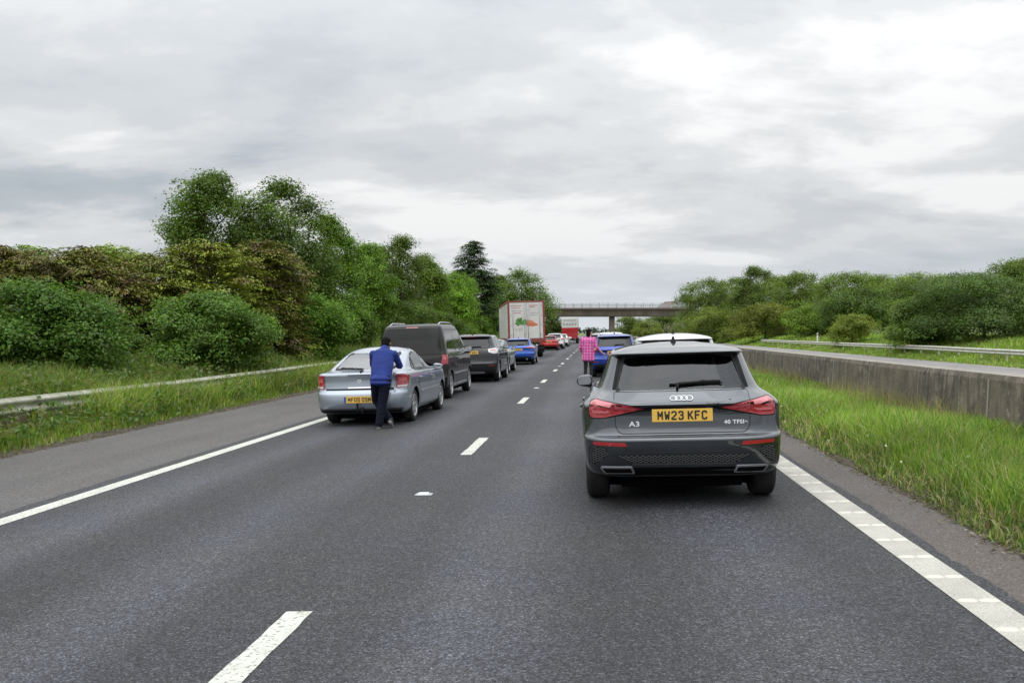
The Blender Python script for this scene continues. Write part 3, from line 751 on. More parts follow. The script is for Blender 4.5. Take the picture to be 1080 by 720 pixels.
# distant wood on the horizon: reads as one mass
rng = np.random.default_rng(5)
cs, nn = [], []
for (xa, xb, dp, hh) in ((-900, 300, 1500, 11), (-200, 900, 1600, 11), (-500, -60, 420, 17), (80, 500, 430, 15)):
    for i in range(170):
        x = rng.uniform(xa, xb)
        if abs(x + 6) < 30 and dp < 600: continue
        y = dp + rng.uniform(-20, 30); h = hh * rng.uniform(.6, 1.1); r0 = rng.uniform(4, 8)
        m = 60; dd = rand_unit(rng, m); cs.append(np.array([x, y, h * .5 + ground_z(min(max(x, -100), 100)) * 0]) + dd * np.array([r0, r0, h * .55]) * rng.uniform(.7, 1, (m, 1))); nn.append(dd)
cs = np.concatenate(cs); nn = np.concatenate(nn); n = len(cs); cs[:, 2] = np.maximum(cs[:, 2], .2)
tn = np.array([.034, .062, .030]) * rng.uniform(.7, 1.3, (n, 1))
me = leaf_mesh('distant_woodland', cs, nn + rand_unit(rng, n) * .5, rand_unit(rng, n), rng.uniform(1.5, 3, n), rng.uniform(1.2, 2.2, n), tn)
tag(link('distant_woodland', me, LEAF), 'dark far-off woodland along the horizon under the bridge', 'woodland', kind='stuff')

# ------------------------------------------------------------------ grass
def blades(name, xy, z, h, w, lean, tint, rng):
    n = len(xy); az = rng.uniform(0, 2 * np.pi, n); la = rng.uniform(0, 2 * np.pi, n)
    b = np.stack([np.cos(az), np.sin(az), np.zeros(n)], 1) * w[:, None] * .5
    l = np.stack([np.cos(la), np.sin(la), np.zeros(n)], 1) * (lean * h)[:, None]
    p = np.c_[xy, z]; up = np.array([0, 0, 1.0]) * h[:, None]
    droop = np.clip(1 - .35 * lean, .3, 1)[:, None]
    v = np.stack([p - b, p + b, p + l * .35 + up * .55 - b * .8, p + l * .35 + up * .55 + b * .8, p + l + up * droop], 1).reshape(-1, 3)
    base = (np.arange(n) * 5)[:, None]
    loops = (base + np.array([0, 1, 3, 2, 2, 3, 4])).ravel()
    starts = ((np.arange(n) * 7)[:, None] + np.array([0, 4])).ravel()
    return from_np(name, v, loops, starts, np.repeat(tint, 5, axis=0))
def patchy(xy, s, ph):
    return (np.sin(xy[:, 0] * 2.3 * s + ph) * np.sin(xy[:, 1] * 1.7 * s + ph * 2) + np.sin(xy[:, 0] * .9 * s - xy[:, 1] * 1.1 * s + ph * 3) + np.sin(xy[:, 1] * .45 * s + ph)) / 3
def gz(x): return np.interp(x, GX, GZ)
def zone(rng, x0, x1, y0, y1, dens):
    n = int((x1 - x0) * (y1 - y0) * dens); return np.c_[rng.uniform(x0, x1, n), rng.uniform(y0, y1, n)]
def grass(name, label, zones, hfun, cfun, seed, wmul=1.0):
    rng = np.random.default_rng(seed); XY, Wd = [], []
    for (x0, x1, y0, y1, dens, wd) in zones:
        a = zone(rng, x0, x1, y0, y1, dens); XY.append(a); Wd.append(np.full(len(a), wd))
    xy = np.concatenate(XY); wd = np.concatenate(Wd) * rng.uniform(.6, 1.4, len(xy))
    h, lean = hfun(xy, rng); t = cfun(xy, rng)
    keep = h > .02
    me = blades(name, xy[keep], gz(xy[keep, 0]) - .02, h[keep], wd[keep], lean[keep], t[keep], rng)
    return tag(link(name, me, GRASSM), label, 'grass', kind='stuff')
def c_mix(xy, rng, cols, wts):
    i = rng.choice(len(cols), len(xy), p=np.array(wts) / sum(wts)); c = np.array(cols)[i]
    return np.clip(c * rng.uniform(.7, 1.3, (len(xy), 1)) * (1 + .34 * patchy(xy, .8, 1.3) + .18 * patchy(xy, 3.1, .3))[:, None], 0, 1)
GB, GY, GDK, ST = (.190, .330, .042), (.265, .375, .065), (.085, .185, .026), (.44, .38, .21)
# central reserve
def h_r(xy, rng):
    e = np.clip((xy[:, 0] - 2.78 + .10 * patchy(xy, 2.2, .4)) / .55, 0, 1)
    h = (.05 + .30 * e) * rng.uniform(.5, 1.3, len(xy)) * (1 + .35 * patchy(xy, 1.0, 2.0))
    h = h * np.interp(xy[:, 0], [4.0, 5.2], [1, .62])
    h = np.where((e < .05), 0, h)
    return h, rng.uniform(.1, .75, len(xy)) * (1 + .4 * (e < .5))
def c_r(xy, rng):
    c = c_mix(xy, rng, [GB, GY, GDK, ST], [.42, .30, .18, .10])
    e = xy[:, 0] < 3.15 + .12 * patchy(xy, 2, 3)
    c2 = c_mix(xy, rng, [GDK, GY, ST, (.20, .16, .09)], [.42, .22, .22, .14]); return np.where(e[:, None], c2, c)
grass('verge_grass', 'bright long grass of the central reserve in front of the concrete barrier',
      [(2.76, 5.75, 3.5, 12, 1700, .0105), (2.76, 5.75, 12, 22, 900, .014), (2.76, 5.75, 22, 45, 380, .02), (2.76, 5.75, 45, 110, 110, .04)], h_r, c_r, 11)
# seed heads along the wall
def h_s(xy, rng): return rng.uniform(.2, .58, len(xy)) * (patchy(xy, 1.1, 5) > -.25), rng.uniform(.05, .5, len(xy))
def c_s(xy, rng): return c_mix(xy, rng, [(.26, .23, .11), (.30, .25, .15), (.17, .22, .06)], [.4, .3, .3])
grass('tall_grass', 'tall straw coloured seed grass along the foot of the concrete barrier', [(4.9, 5.72, 5, 30, 190, .008), (3.1, 4.9, 4, 14, 34, .005), (3.1, 4.9, 14, 30, 22, .008), (5.0, 5.72, 30, 60, 60, .014)], h_s, c_s, 12)
# left verge
def h_l(xy, rng):
    d = -8.62 - xy[:, 0] + .16 * patchy(xy, 1.4, .7)
    e = np.clip(d / .6, 0, 1); back = np.clip((d - 1.2) / 1.2, 0, 1)
    h = (.05 + .50 * e + .30 * back) * rng.uniform(.5, 1.25, len(xy)) * (1 + .35 * patchy(xy, .9, 1.0)); h = h + np.where((xy[:, 0] > -9.68) & (xy[:, 0] < -8.95), .22, 0); h = np.where(d < .03, 0, h)
    infront = (xy[:, 1] > 13.3) & (xy[:, 1] < 16.9) & (xy[:, 0] > -9.75) & (xy[:, 0] < -8.7)
    return np.where(infront, np.minimum(h, .24), h), rng.uniform(.1, .8, len(xy))
def c_l(xy, rng):
    dk = np.where(xy[:, 0] < -10.1, .72, 1.0)[:, None]
    return dk * c_mix(xy, rng, [(.175, .285, .036), (.260, .350, .055), (.095, .185, .026), (.40, .35, .17), (.26, .22, .10)], [.36, .28, .18, .10, .08])
grass('verge_grass', 'rough green grass and weeds round the left guard rail',
      [(-15, -8.6, 8, 20, 620, .016), (-15, -8.6, 20, 38, 300, .024), (-15, -8.6, 38, 75, 80, .04), (-15, -8.6, 75, 190, 16, .09)], h_l, c_l, 13)
# broadleaf weeds on the left verge
rng = np.random.default_rng(14)
xy = np.concatenate([zone(rng, -13.5, -8.7, 9, 30, 26), zone(rng, -13.5, -8.7, 30, 70, 10)]); xy = xy[patchy(xy, 1.2, 4) > -.15]
xy = np.r_[xy, zone(rng, -14.0, -10.25, 9, 32, 60), zone(rng, -14.5, -10.3, 32, 80, 22)]
m = 9; ci = np.repeat(np.arange(len(xy)), m); n = len(ci)
hh = rng.uniform(.12, .6, len(xy)) * np.where(xy[:, 0] < -10.2, 1.45, 1); cen = np.c_[xy[ci] + rng.normal(0, .09, (n, 2)), gz(xy[ci, 0]) + hh[ci] * rng.uniform(.3, 1, n)]
wc = np.array([(.075, .150, .028), (.11, .18, .035), (.15, .17, .05)])[rng.integers(0, 3, len(xy))][ci] * rng.uniform(.75, 1.25, (n, 1))
me = leaf_mesh('verge_weeds', cen, rand_unit(rng, n) + np.array([0, 0, .8]), rand_unit(rng, n), rng.uniform(.06, .17, n), rng.uniform(.035, .09, n), wc)
tag(link('verge_weeds', me, LEAF), 'leafy docks and weeds among the grass of the left verge', 'weeds', kind='stuff')
# far bank
def h_f(xy, rng): return rng.uniform(.15, .5, len(xy)) * (1 + .3 * patchy(xy, .5, 1)) * np.where(xy[:, 0] < 21.2, .6, 1), rng.uniform(.1, .7, len(xy))
def c_f(xy, rng): return c_mix(xy, rng, [(.17, .30, .04), (.24, .34, .055), (.38, .34, .16)], [.5, .36, .14])
grass('verge_grass', 'green grass bank beyond the opposite carriageway, round the far rail', [(19.6, 28, 38, 90, 60, .06), (19.6, 29, 90, 240, 14, .14), (6.5, 7.4, 40, 120, 30, .08)], h_f, c_f, 15)
# dead leaves, straw and grit along both asphalt edges
rng = np.random.default_rng(31)
xa = rng.normal(2.80, .07, 2600); ya = 3.5 + 40 * rng.uniform(0, 1, 2600) ** 1.6; xb_ = rng.normal(-8.52, .10, 3200); yb_ = 9 + 60 * rng.uniform(0, 1, 3200) ** 1.4
xy = np.r_[np.c_[xa, ya], np.c_[xb_, yb_]]; n = len(xy); zl = np.where((xy[:, 0] < 2.79) & (xy[:, 0] > -8.48), CF * xy[:, 0], gz(xy[:, 0])) + .008
cl_ = np.array([(.10, .075, .045), (.20, .16, .09), (.055, .05, .04), (.13, .15, .05), (.26, .23, .17)])[rng.integers(0, 5, n)] * rng.uniform(.7, 1.2, (n, 1))
me = leaf_mesh('edge_litter', np.c_[xy, zl], np.c_[rng.normal(0, .35, n), rng.normal(0, .35, n), np.ones(n)], rand_unit(rng, n), rng.uniform(.015, .07, n), rng.uniform(.008, .03, n), cl_)
tag(link('edge_litter', me, GRASSM), 'dead leaves, straw and grit lying along the asphalt edges', 'litter', kind='stuff')
# clover flowers and chips at the edge of the median
rng = np.random.default_rng(21)
xy = zone(rng, 2.85, 3.9, 5, 22, 2.2); n = len(xy)
me = leaf_mesh('clover_flowers', np.c_[xy, gz(xy[:, 0]) + rng.uniform(.06, .25, n)], rand_unit(rng, n) + np.array([0, -.6, .8]), rand_unit(rng, n), np.full(n, .03), np.full(n, .03), np.tile([.7, .68, .6], (n, 1)))
tag(link('clover_flowers', me, GRASSM), 'scattered white clover flowers at the edge of the median grass', 'flowers', kind='stuff')

# ------------------------------------------------------------------ vehicles
def pchip(t, xs, Y):
    xs = np.asarray(xs, float); Y = np.asarray(Y, float); h = np.diff(xs)[:, None]; d = np.diff(Y, axis=0) / h
    m = np.zeros_like(Y); m[0], m[-1] = d[0], d[-1]
    for i in range(1, len(xs) - 1):
        ok = d[i - 1] * d[i] > 0
        w1, w2 = 2 * h[i] + h[i - 1], h[i] + 2 * h[i - 1]
        with np.errstate(divide='ignore', invalid='ignore'):
            m[i] = np.where(ok, (w1 + w2) / (w1 / d[i - 1] + w2 / d[i]), 0)
    i = np.clip(np.searchsorted(xs, t, side='right') - 1, 0, len(xs) - 2)
    hh = xs[i + 1] - xs[i]; s = ((t - xs[i]) / hh)[:, None]; hh = hh[:, None]
    return ((1 + 2 * s) * (1 - s) ** 2 * Y[i] + s * (1 - s) ** 2 * hh * m[i] + s * s * (3 - 2 * s) * Y[i + 1] + s * s * (s - 1) * hh * m[i + 1])
# body rows: z, y_rear, y_front, half width, rear cap depth, rear exponent, front cap depth, front exponent
def body_bm(rows, crown, sub=4, inset=None, cap_rings=7, crown_pow=2.0):
    Rw = np.array(rows, float); t = np.linspace(0, len(Rw) - 1, (len(Rw) - 1) * sub + 1)
    Q = pchip(t, np.arange(len(Rw)), Rw)
    bm = bmesh.new(); rings = []
    nr_, ns_, nf_ = 16, 14, 14
    def ring(q):
        z, yr, yf, hw, Rr, en, Rf, fn = q; half = []
        for i in range(nr_ + 1):
            th = (i / nr_) ** .9 * math.pi / 2; s_, c_ = max(0, math.sin(th)), max(0, math.cos(th))
            half.append((hw * s_ ** (2 / en), yr + Rr * (1 - c_ ** (2 / en))))
        for i in range(1, ns_):
            half.append((hw, (yr + Rr) + (yf - Rf - yr - Rr) * i / ns_))
        for i in range(nf_ + 1):
            th = (1 - i / nf_) ** .9 * math.pi / 2; s_, c_ = max(0, math.sin(th)), max(0, math.cos(th))
            half.append((hw * s_ ** (2 / fn), yf - Rf * (1 - c_ ** (2 / fn))))
        full = half + [(-x, y) for x, y in half[-2:0:-1]]
        return [(x, y, z) for x, y in full]
    for q in Q: rings.append([bm.verts.new(p) for p in ring(q)])
    top = ring(Q[-1]); cy = (Q[-1][1] + Q[-1][2]) / 2; z0 = Q[-1][0]
    for k in range(1, cap_rings):
        s = math.cos(k / cap_rings * math.pi / 2); 
        rings.append([bm.verts.new((x * s, cy + (y - cy) * s, z0 + crown * (1 - s ** crown_pow))) for x, y, z in top])
    c = bm.verts.new((0, cy, z0 + crown)); n = len(top)
    for A, B in zip(rings, rings[1:]):
        for i in range(n):
            j = (i + 1) % n; bm.faces.new((A[i], A[j], B[j], B[i]))
    for i in range(n): bm.faces.new((rings[-1][i], rings[-1][(i + 1) % n], c))
    bm.faces.new(rings[0][::-1])
    bmesh.ops.recalc_face_normals(bm, faces=bm.faces)
    return bm
class Skin:
    """rays onto the uncut body"""
    def __init__(s, bm): s.t = BVHTree.FromBMesh(bm)
    def hit(s, ax, u, v):
        for k in range(60):
            f = 1 - .006 * k
            if ax == 'rear': o, d = Vector((u * f, -3, v)), Vector((0, 1, 0))
            elif ax == 'front': o, d = Vector((u * f, 9, v)), Vector((0, -1, 0))
            elif ax == 'right': o, d = Vector((3, u, v)), Vector((-1, 0, 0))
            elif ax == 'left': o, d = Vector((-3, u, v)), Vector((1, 0, 0))
            else: o, d = Vector((u * f, v, 4)), Vector((0, 0, -1))
            p, nrm, i, _ = s.t.ray_cast(o, d)
            if p is not None: return p, nrm, d
            if ax in ('left', 'right'): v -= .004
        return o + d * 3, -d, d
def cells(poly, step):
    bm = bmesh.new(); f = bm.faces.new([bm.verts.new((u, v, 0)) for u, v in poly])
    bmesh.ops.triangulate(bm, faces=[f], ngon_method='EAR_CLIP')
    us = [p[0] for p in poly]; vs = [p[1] for p in poly]
    for a, lo, hi in ((0, min(us), max(us)), (1, min(vs), max(vs))):
        k = math.ceil(lo / step)
        while k * step < hi - 1e-4:
            if k * step > lo + 1e-4:
                co = [0, 0, 0]; co[a] = k * step; no = [0, 0, 0]; no[a] = 1
                bmesh.ops.bisect_plane(bm, geom=bm.verts[:] + bm.edges[:] + bm.faces[:], plane_co=co, plane_no=no, dist=1e-5)
            k += 1
    bmesh.ops.remove_doubles(bm, verts=bm.verts, dist=1e-5)
    return bm
def patch(name, skin, ax, poly, m, parent, off=.002, thick=.004, step=.05, dome=0.0):
    bm = cells(poly, step); dd = None
    cu = sum(p[0] for p in poly) / len(poly); cv = sum(p[1] for p in poly) / len(poly)
    for v in bm.verts:
        p, nrm, dd = skin.hit(ax, v.co.x, v.co.y); v.co = p + nrm * off
    bm.normal_update()
    tot = Vector()
    for f in bm.faces: tot += f.normal * f.calc_area()
    if tot.dot(dd) > 0: bmesh.ops.reverse_faces(bm, faces=bm.faces)
    for f in bm.faces: f.smooth = True
    if thick:
        be = [e for e in bm.edges if e.is_boundary]
        r = bmesh.ops.extrude_edge_only(bm, edges=be)
        bm.normal_update()
        for v in [g for g in r['geom'] if isinstance(g, bmesh.types.BMVert)]: v.co += dd * thick
    return bmobj(name, bm, m, parent, smooth=32)
def line_poly(pts, w):
    """thin ribbon polygon round a polyline"""
    P = [Vector(p) for p in pts]; l, r = [], []
    for i, p in enumerate(P):
        d = (P[min(i + 1, len(P) - 1)] - P[max(i - 1, 0)]).normalized(); n = Vector((-d.y, d.x))
        l.append(tuple(p + n * w / 2)); r.append(tuple(p - n * w / 2))
    return l + r[::-1]
def window_prism(skin, ax, poly, depth_in, m):
    bm = bmesh.new(); a, b = [], []
    for u, v in poly:
        p, n_, d = skin.hit(ax, u, v)
        a.append(bm.verts.new(p - d * .12)); b.append(bm.verts.new(p + d * depth_in))
    n = len(poly); bm.faces.new(a[::-1]); bm.faces.new(b)
    for i in range(n): bm.faces.new((a[i], a[(i + 1) % n], b[(i + 1) % n], b[i]))
    bmesh.ops.recalc_face_normals(bm, faces=bm.faces)
    me = bpy.data.meshes.new('cut'); bm.to_mesh(me); bm.free(); me.materials.append(m); return me
DG_ = lambda: bpy.context.evaluated_depsgraph_get()
def bool_cut(me, cutters):
    o = bpy.data.objects.new('tmp', me); COL.objects.link(o); cs = []
    for c in cutters:
        co = bpy.data.objects.new('tmpc', c); COL.objects.link(co); cs.append(co)
        md = o.modifiers.new('b', 'BOOLEAN'); md.operation = 'DIFFERENCE'; md.object = co; md.solver = 'EXACT'
        try: md.material_mode = 'TRANSFER'
        except Exception: pass
    bpy.context.view_layer.update()
    r = bpy.data.meshes.new_from_object(o.evaluated_get(DG_()), preserve_all_data_layers=False, depsgraph=DG_())
    for x in cs + [o]: bpy.data.objects.remove(x)
    for c in cutters: bpy.data.meshes.remove(c)
    return r
def text_mesh(txt, size, bold=.0, sx=1.0, depth=.0015, spacing=1.0):
    c = bpy.data.curves.new('lettering', 'FONT'); c.body = txt; c.size = size; c.offset = bold; c.extrude = depth; c.align_x = 'CENTER'; c.align_y = 'CENTER'; c.space_character = spacing
    o = bpy.data.objects.new('tmp', c); COL.objects.link(o); bpy.context.view_layer.update()
    me = bpy.data.meshes.new_from_object(o.evaluated_get(DG_())); bpy.data.objects.remove(o); bpy.data.curves.remove(c)
    n = len(me.vertices); co = np.empty(n * 3, np.float32); me.vertices.foreach_get('co', co); co = co.reshape(-1, 3)
    x0, x1, y0, y1 = co[:, 0].min(), co[:, 0].max(), co[:, 1].min(), co[:, 1].max()
    co[:, 0] = (co[:, 0] - (x0 + x1) / 2) * sx; co[:, 1] -= (y0 + y1) / 2
    me.vertices.foreach_set('co', co.ravel()); me.update(); return me
FACE_BACK = Matrix(((1, 0, 0), (0, 0, -1), (0, 1, 0)))       # text plane -> facing -y
def face_frame(nrm):
    """rotation taking text plane (x right, y up, z out) to a surface seen from behind"""
    z = nrm.normalized(); x = Vector((0, 0, 1)).cross(z); x.normalize(); y = z.cross(x)
    return Matrix((x, y, z)).transposed()
def put(name, me, m, parent, loc, rot3, smooth=None):
    me.transform(Matrix.Translation(loc) @ rot3.to_4x4()); me.materials.clear()
    return link(name, me, m, parent, smooth)
GLY = {'M': [[(0, 0), (0, 1), (.5, .38), (1, 1), (1, 0)]], 'W': [[(0, 1), (.2, 0), (.5, .6), (.8, 0), (1, 1)]],
 '2': [[(0, .80), (.12, .97), (.5, 1), (.88, .97), (1, .80), (1, .64), (0, .12), (0, 0), (1, 0)]], '3': [[(0, .82), (.12, .97), (.5, 1), (.9, .95), (1, .78), (.9, .58), (.42, .54)], [(.42, .54), (.9, .50), (1, .25), (.9, .05), (.5, 0), (.12, .03), (0, .18)]],
 'K': [[(0, 0), (0, 1)], [(1, 1), (0, .42)], [(.33, .58), (1, 0)]], 'F': [[(0, 0), (0, 1), (1, 1)], [(0, .53), (.8, .53)]], 'C': [[(1, .80), (.88, .96), (.5, 1), (.12, .96), (0, .8), (0, .2), (.12, .04), (.5, 0), (.88, .04), (1, .2)]],
 '0': [[(.12, .04), (0, .2), (0, .8), (.12, .96), (.5, 1), (.88, .96), (1, .8), (1, .2), (.88, .04), (.5, 0), (.12, .04)]], '5': [[(1, 1), (.05, 1), (.03, .55), (.5, .6), (.88, .56), (1, .4), (1, .2), (.88, .04), (.5, 0), (.12, .04), (0, .18)]],
 'S': [[(1, .82), (.88, .96), (.5, 1), (.12, .96), (0, .8), (.06, .62), (.94, .4), (1, .2), (.88, .04), (.5, 0), (.12, .04), (0, .18)]], 'U': [[(0, 1), (0, .2), (.12, .04), (.5, 0), (.88, .04), (1, .2), (1, 1)]], 'N': [[(0, 0), (0, 1), (1, 0), (1, 1)]]}
GLY['O'] = GLY['0']
def plate_text(txt, h=.079):
    """registration characters: 50 x 79 mm letters in 14 mm strokes"""
    k = h / .079; cw, st, sp_, gap = .050 * k, .0135 * k, .0115 * k, .034 * k
    bm = bmesh.new(); x = 0; z = 0
    for ch in txt:
        if ch == ' ': x += gap - sp_; continue
        for pl in GLY[ch]:
            P = [Vector((x + st / 2 + (cw - st) * u, st / 2 + (h - st) * v)) for u, v in pl]
            for p, q in zip(P, P[1:]):
                d = (q - p).normalized(); n = Vector((-d.y, d.x)) * st / 2; e = d * st * .30
                bm.faces.new([bm.verts.new((c.x, c.y, z)) for c in (p - e - n, q + e - n, q + e + n, p - e + n)]); z += .00006
            z += .00012
        x += cw + sp_
    for v in bm.verts: v.co.x -= (x - sp_) / 2; v.co.y -= h / 2
    me = bpy.data.meshes.new('lettering'); bm.to_mesh(me); bm.free(); return me
def plate(parent, skin, x, z, w, h, txt, m=None, ax='rear', band=False, size=.079, off=.012):
    p, nrm, d = skin.hit(ax, x, z); nrm = (nrm * .5 - d * .5).normalized(); rot = face_frame(nrm)
    bm = bmesh.new(); box(bm, (0, 0, 0), (w, h, .008), bevel=.003)
    me = bpy.data.meshes.new('number_plate'); bm.to_mesh(me); bm.free()
    pl = put('number_plate', me, m or YPLATE, parent, p + nrm * off, rot)
    if txt:
        dx = .02 if band else 0
        t = plate_text(txt, size)
        put('lettering', t, INK, pl, p + nrm * (off + .005) + rot @ Vector((dx, 0, 0)), rot)
    if band:
        bm = bmesh.new(); box(bm, (-w / 2 + .024, 0, .003), (.042, h - .008, .006)); me = bpy.data.meshes.new('b'); bm.to_mesh(me); bm.free()
        put('country_band', me, BLUEB, pl, p + nrm * off, rot)
    return pl
def wheel_parts(parent, x, y, r, w, side, spokes=5, m_rim=None, full=True, wide=.5):
    wh = empty('wheel', (x, y, r), (0, 0, 0 if side > 0 else math.pi), parent)
    rr = r * .68; bm = bmesh.new()
    lathe(bm, [(-w / 2 + .01, rr), (-w / 2, rr + .02), (-w / 2 + .004, r - .035), (-w / 2 + .022, r - .008), (-w * .25, r), (0, r + .001), (w * .25, r), (w / 2 - .022, r - .008), (w / 2 - .004, r - .035), (w / 2, rr + .02), (w / 2 - .01, rr)], 40)
    bmobj('tyre', bm, RUBBER, wh, smooth=50)
    bm = bmesh.new()
    lathe(bm, [(w / 2 - .012, rr + .004), (w / 2 - .004, rr - .004), (w / 2 - .012, rr - .022), (w / 2 - .05, rr - .026), (-w / 2 + .02, rr - .02), (-w / 2 + .012, rr + .002)], 40)
    n0 = len(bm.faces)
    xo = w / 2 - .03
    c0 = [bm.verts.new((xo - .06, (rr - .02) * math.cos(2 * math.pi * i / 28), (rr - .02) * math.sin(2 * math.pi * i / 28))) for i in range(28)]
    f = bm.faces.new(c0); f.material_index = 1
    if full:
        for k in range(spokes):
            a = 2 * math.pi * k / spokes + .3
            for s_ in ((-1, 1) if spokes <= 6 else (0,)):
                a0 = a + s_ * .07; a1 = a + s_ * wide * .26
                pts = []
                for (ra, aa, ww) in ((.05, a0, .026), (rr - .015, a1, .020 if s_ else .028)):
                    ca, sa = math.cos(aa), math.sin(aa)
                    for q in (-1, 1): pts.append((ra * ca - q * ww * sa, ra * sa + q * ww * ca))
                xi = (xo + .004, xo + .012)
                v = [bm.verts.new((xi[0] if i < 2 else xi[1], pp[0], pp[1])) for i, pp in enumerate(pts)] + [bm.verts.new((xo - .035, pp[0], pp[1])) for pp in pts]
                for q in ((0, 1, 3, 2), (0, 2, 6, 4), (1, 5, 7, 3)):
                    bm.faces.new([v[i] for i in q])
        lathe_prof = [(xo + .012, 0.001), (xo + .014, .04), (xo + .004, .062), (xo - .04, .07)]
        lathe(bm, lathe_prof, 18, closed=False)
    bmesh.ops.recalc_face_normals(bm, faces=bm.faces)
    bmobj('rim', bm, [m_rim or ALLOY, DARK], wh, smooth=40)
    return wh
def mirror_part(parent, x, y, z, side, m, w=.20, h=.14):
    bm = bmesh.new(); bmesh.ops.create_uvsphere(bm, u_segments=20, v_segments=12, radius=1)
    for v in bm.verts:
        c = v.co; e = .72
        sx, sy, sz = (math.copysign(abs(q) ** e, q) for q in c)
        yy = sy * (.085 if sy > 0 else .03)
        taper = 1 - .18 * sx
        v.co = (side * sx * w / 2, yy, sz * h / 2 * taper)
    bmesh.ops.translate(bm, vec=(x + side * w / 2, y, z), verts=bm.verts)
    vs = box(bm, (x + side * .0, y + .03, z - h * .42), (.12, .05, .035), bevel=.01)
    bmesh.ops.recalc_face_normals(bm, faces=bm.faces)
    mo = bmobj('wing_mirror', bm, m, parent, smooth=60)
    bm = bmesh.new(); pts = round_poly([(-w * .42, -h * .34), (w * .40, -h * .30), (w * .42, h * .32), (-w * .40, h * .36)], .04)
    prism(bm, pts, 0, .004, lambda u, v, q: (x + side * w / 2 - side * u * 1, y - .0305 - q, z + v)); bmesh.ops.recalc_face_normals(bm, faces=bm.faces)
    bmobj('mirror_glass', bm, MIRG, mo)
    return mo
def seat_bm(x, y, w=.5):
    bm = bmesh.new(); box(bm, (x, y + .05, .48), (w, .52, .18), bevel=.05)
    box(bm, (x, y - .22, .80), (w * .95, .14, .62), rot=None, bevel=.05)
    tube(bm, (x - .06, y - .24, 1.08), (x - .06, y - .25, 1.2), .01, .01, 6); tube(bm, (x + .06, y - .24, 1.08), (x + .06, y - .25, 1.2), .01, .01, 6)
    box(bm, (x, y - .25, 1.20), (.27, .10, .17), bevel=.045); return bm

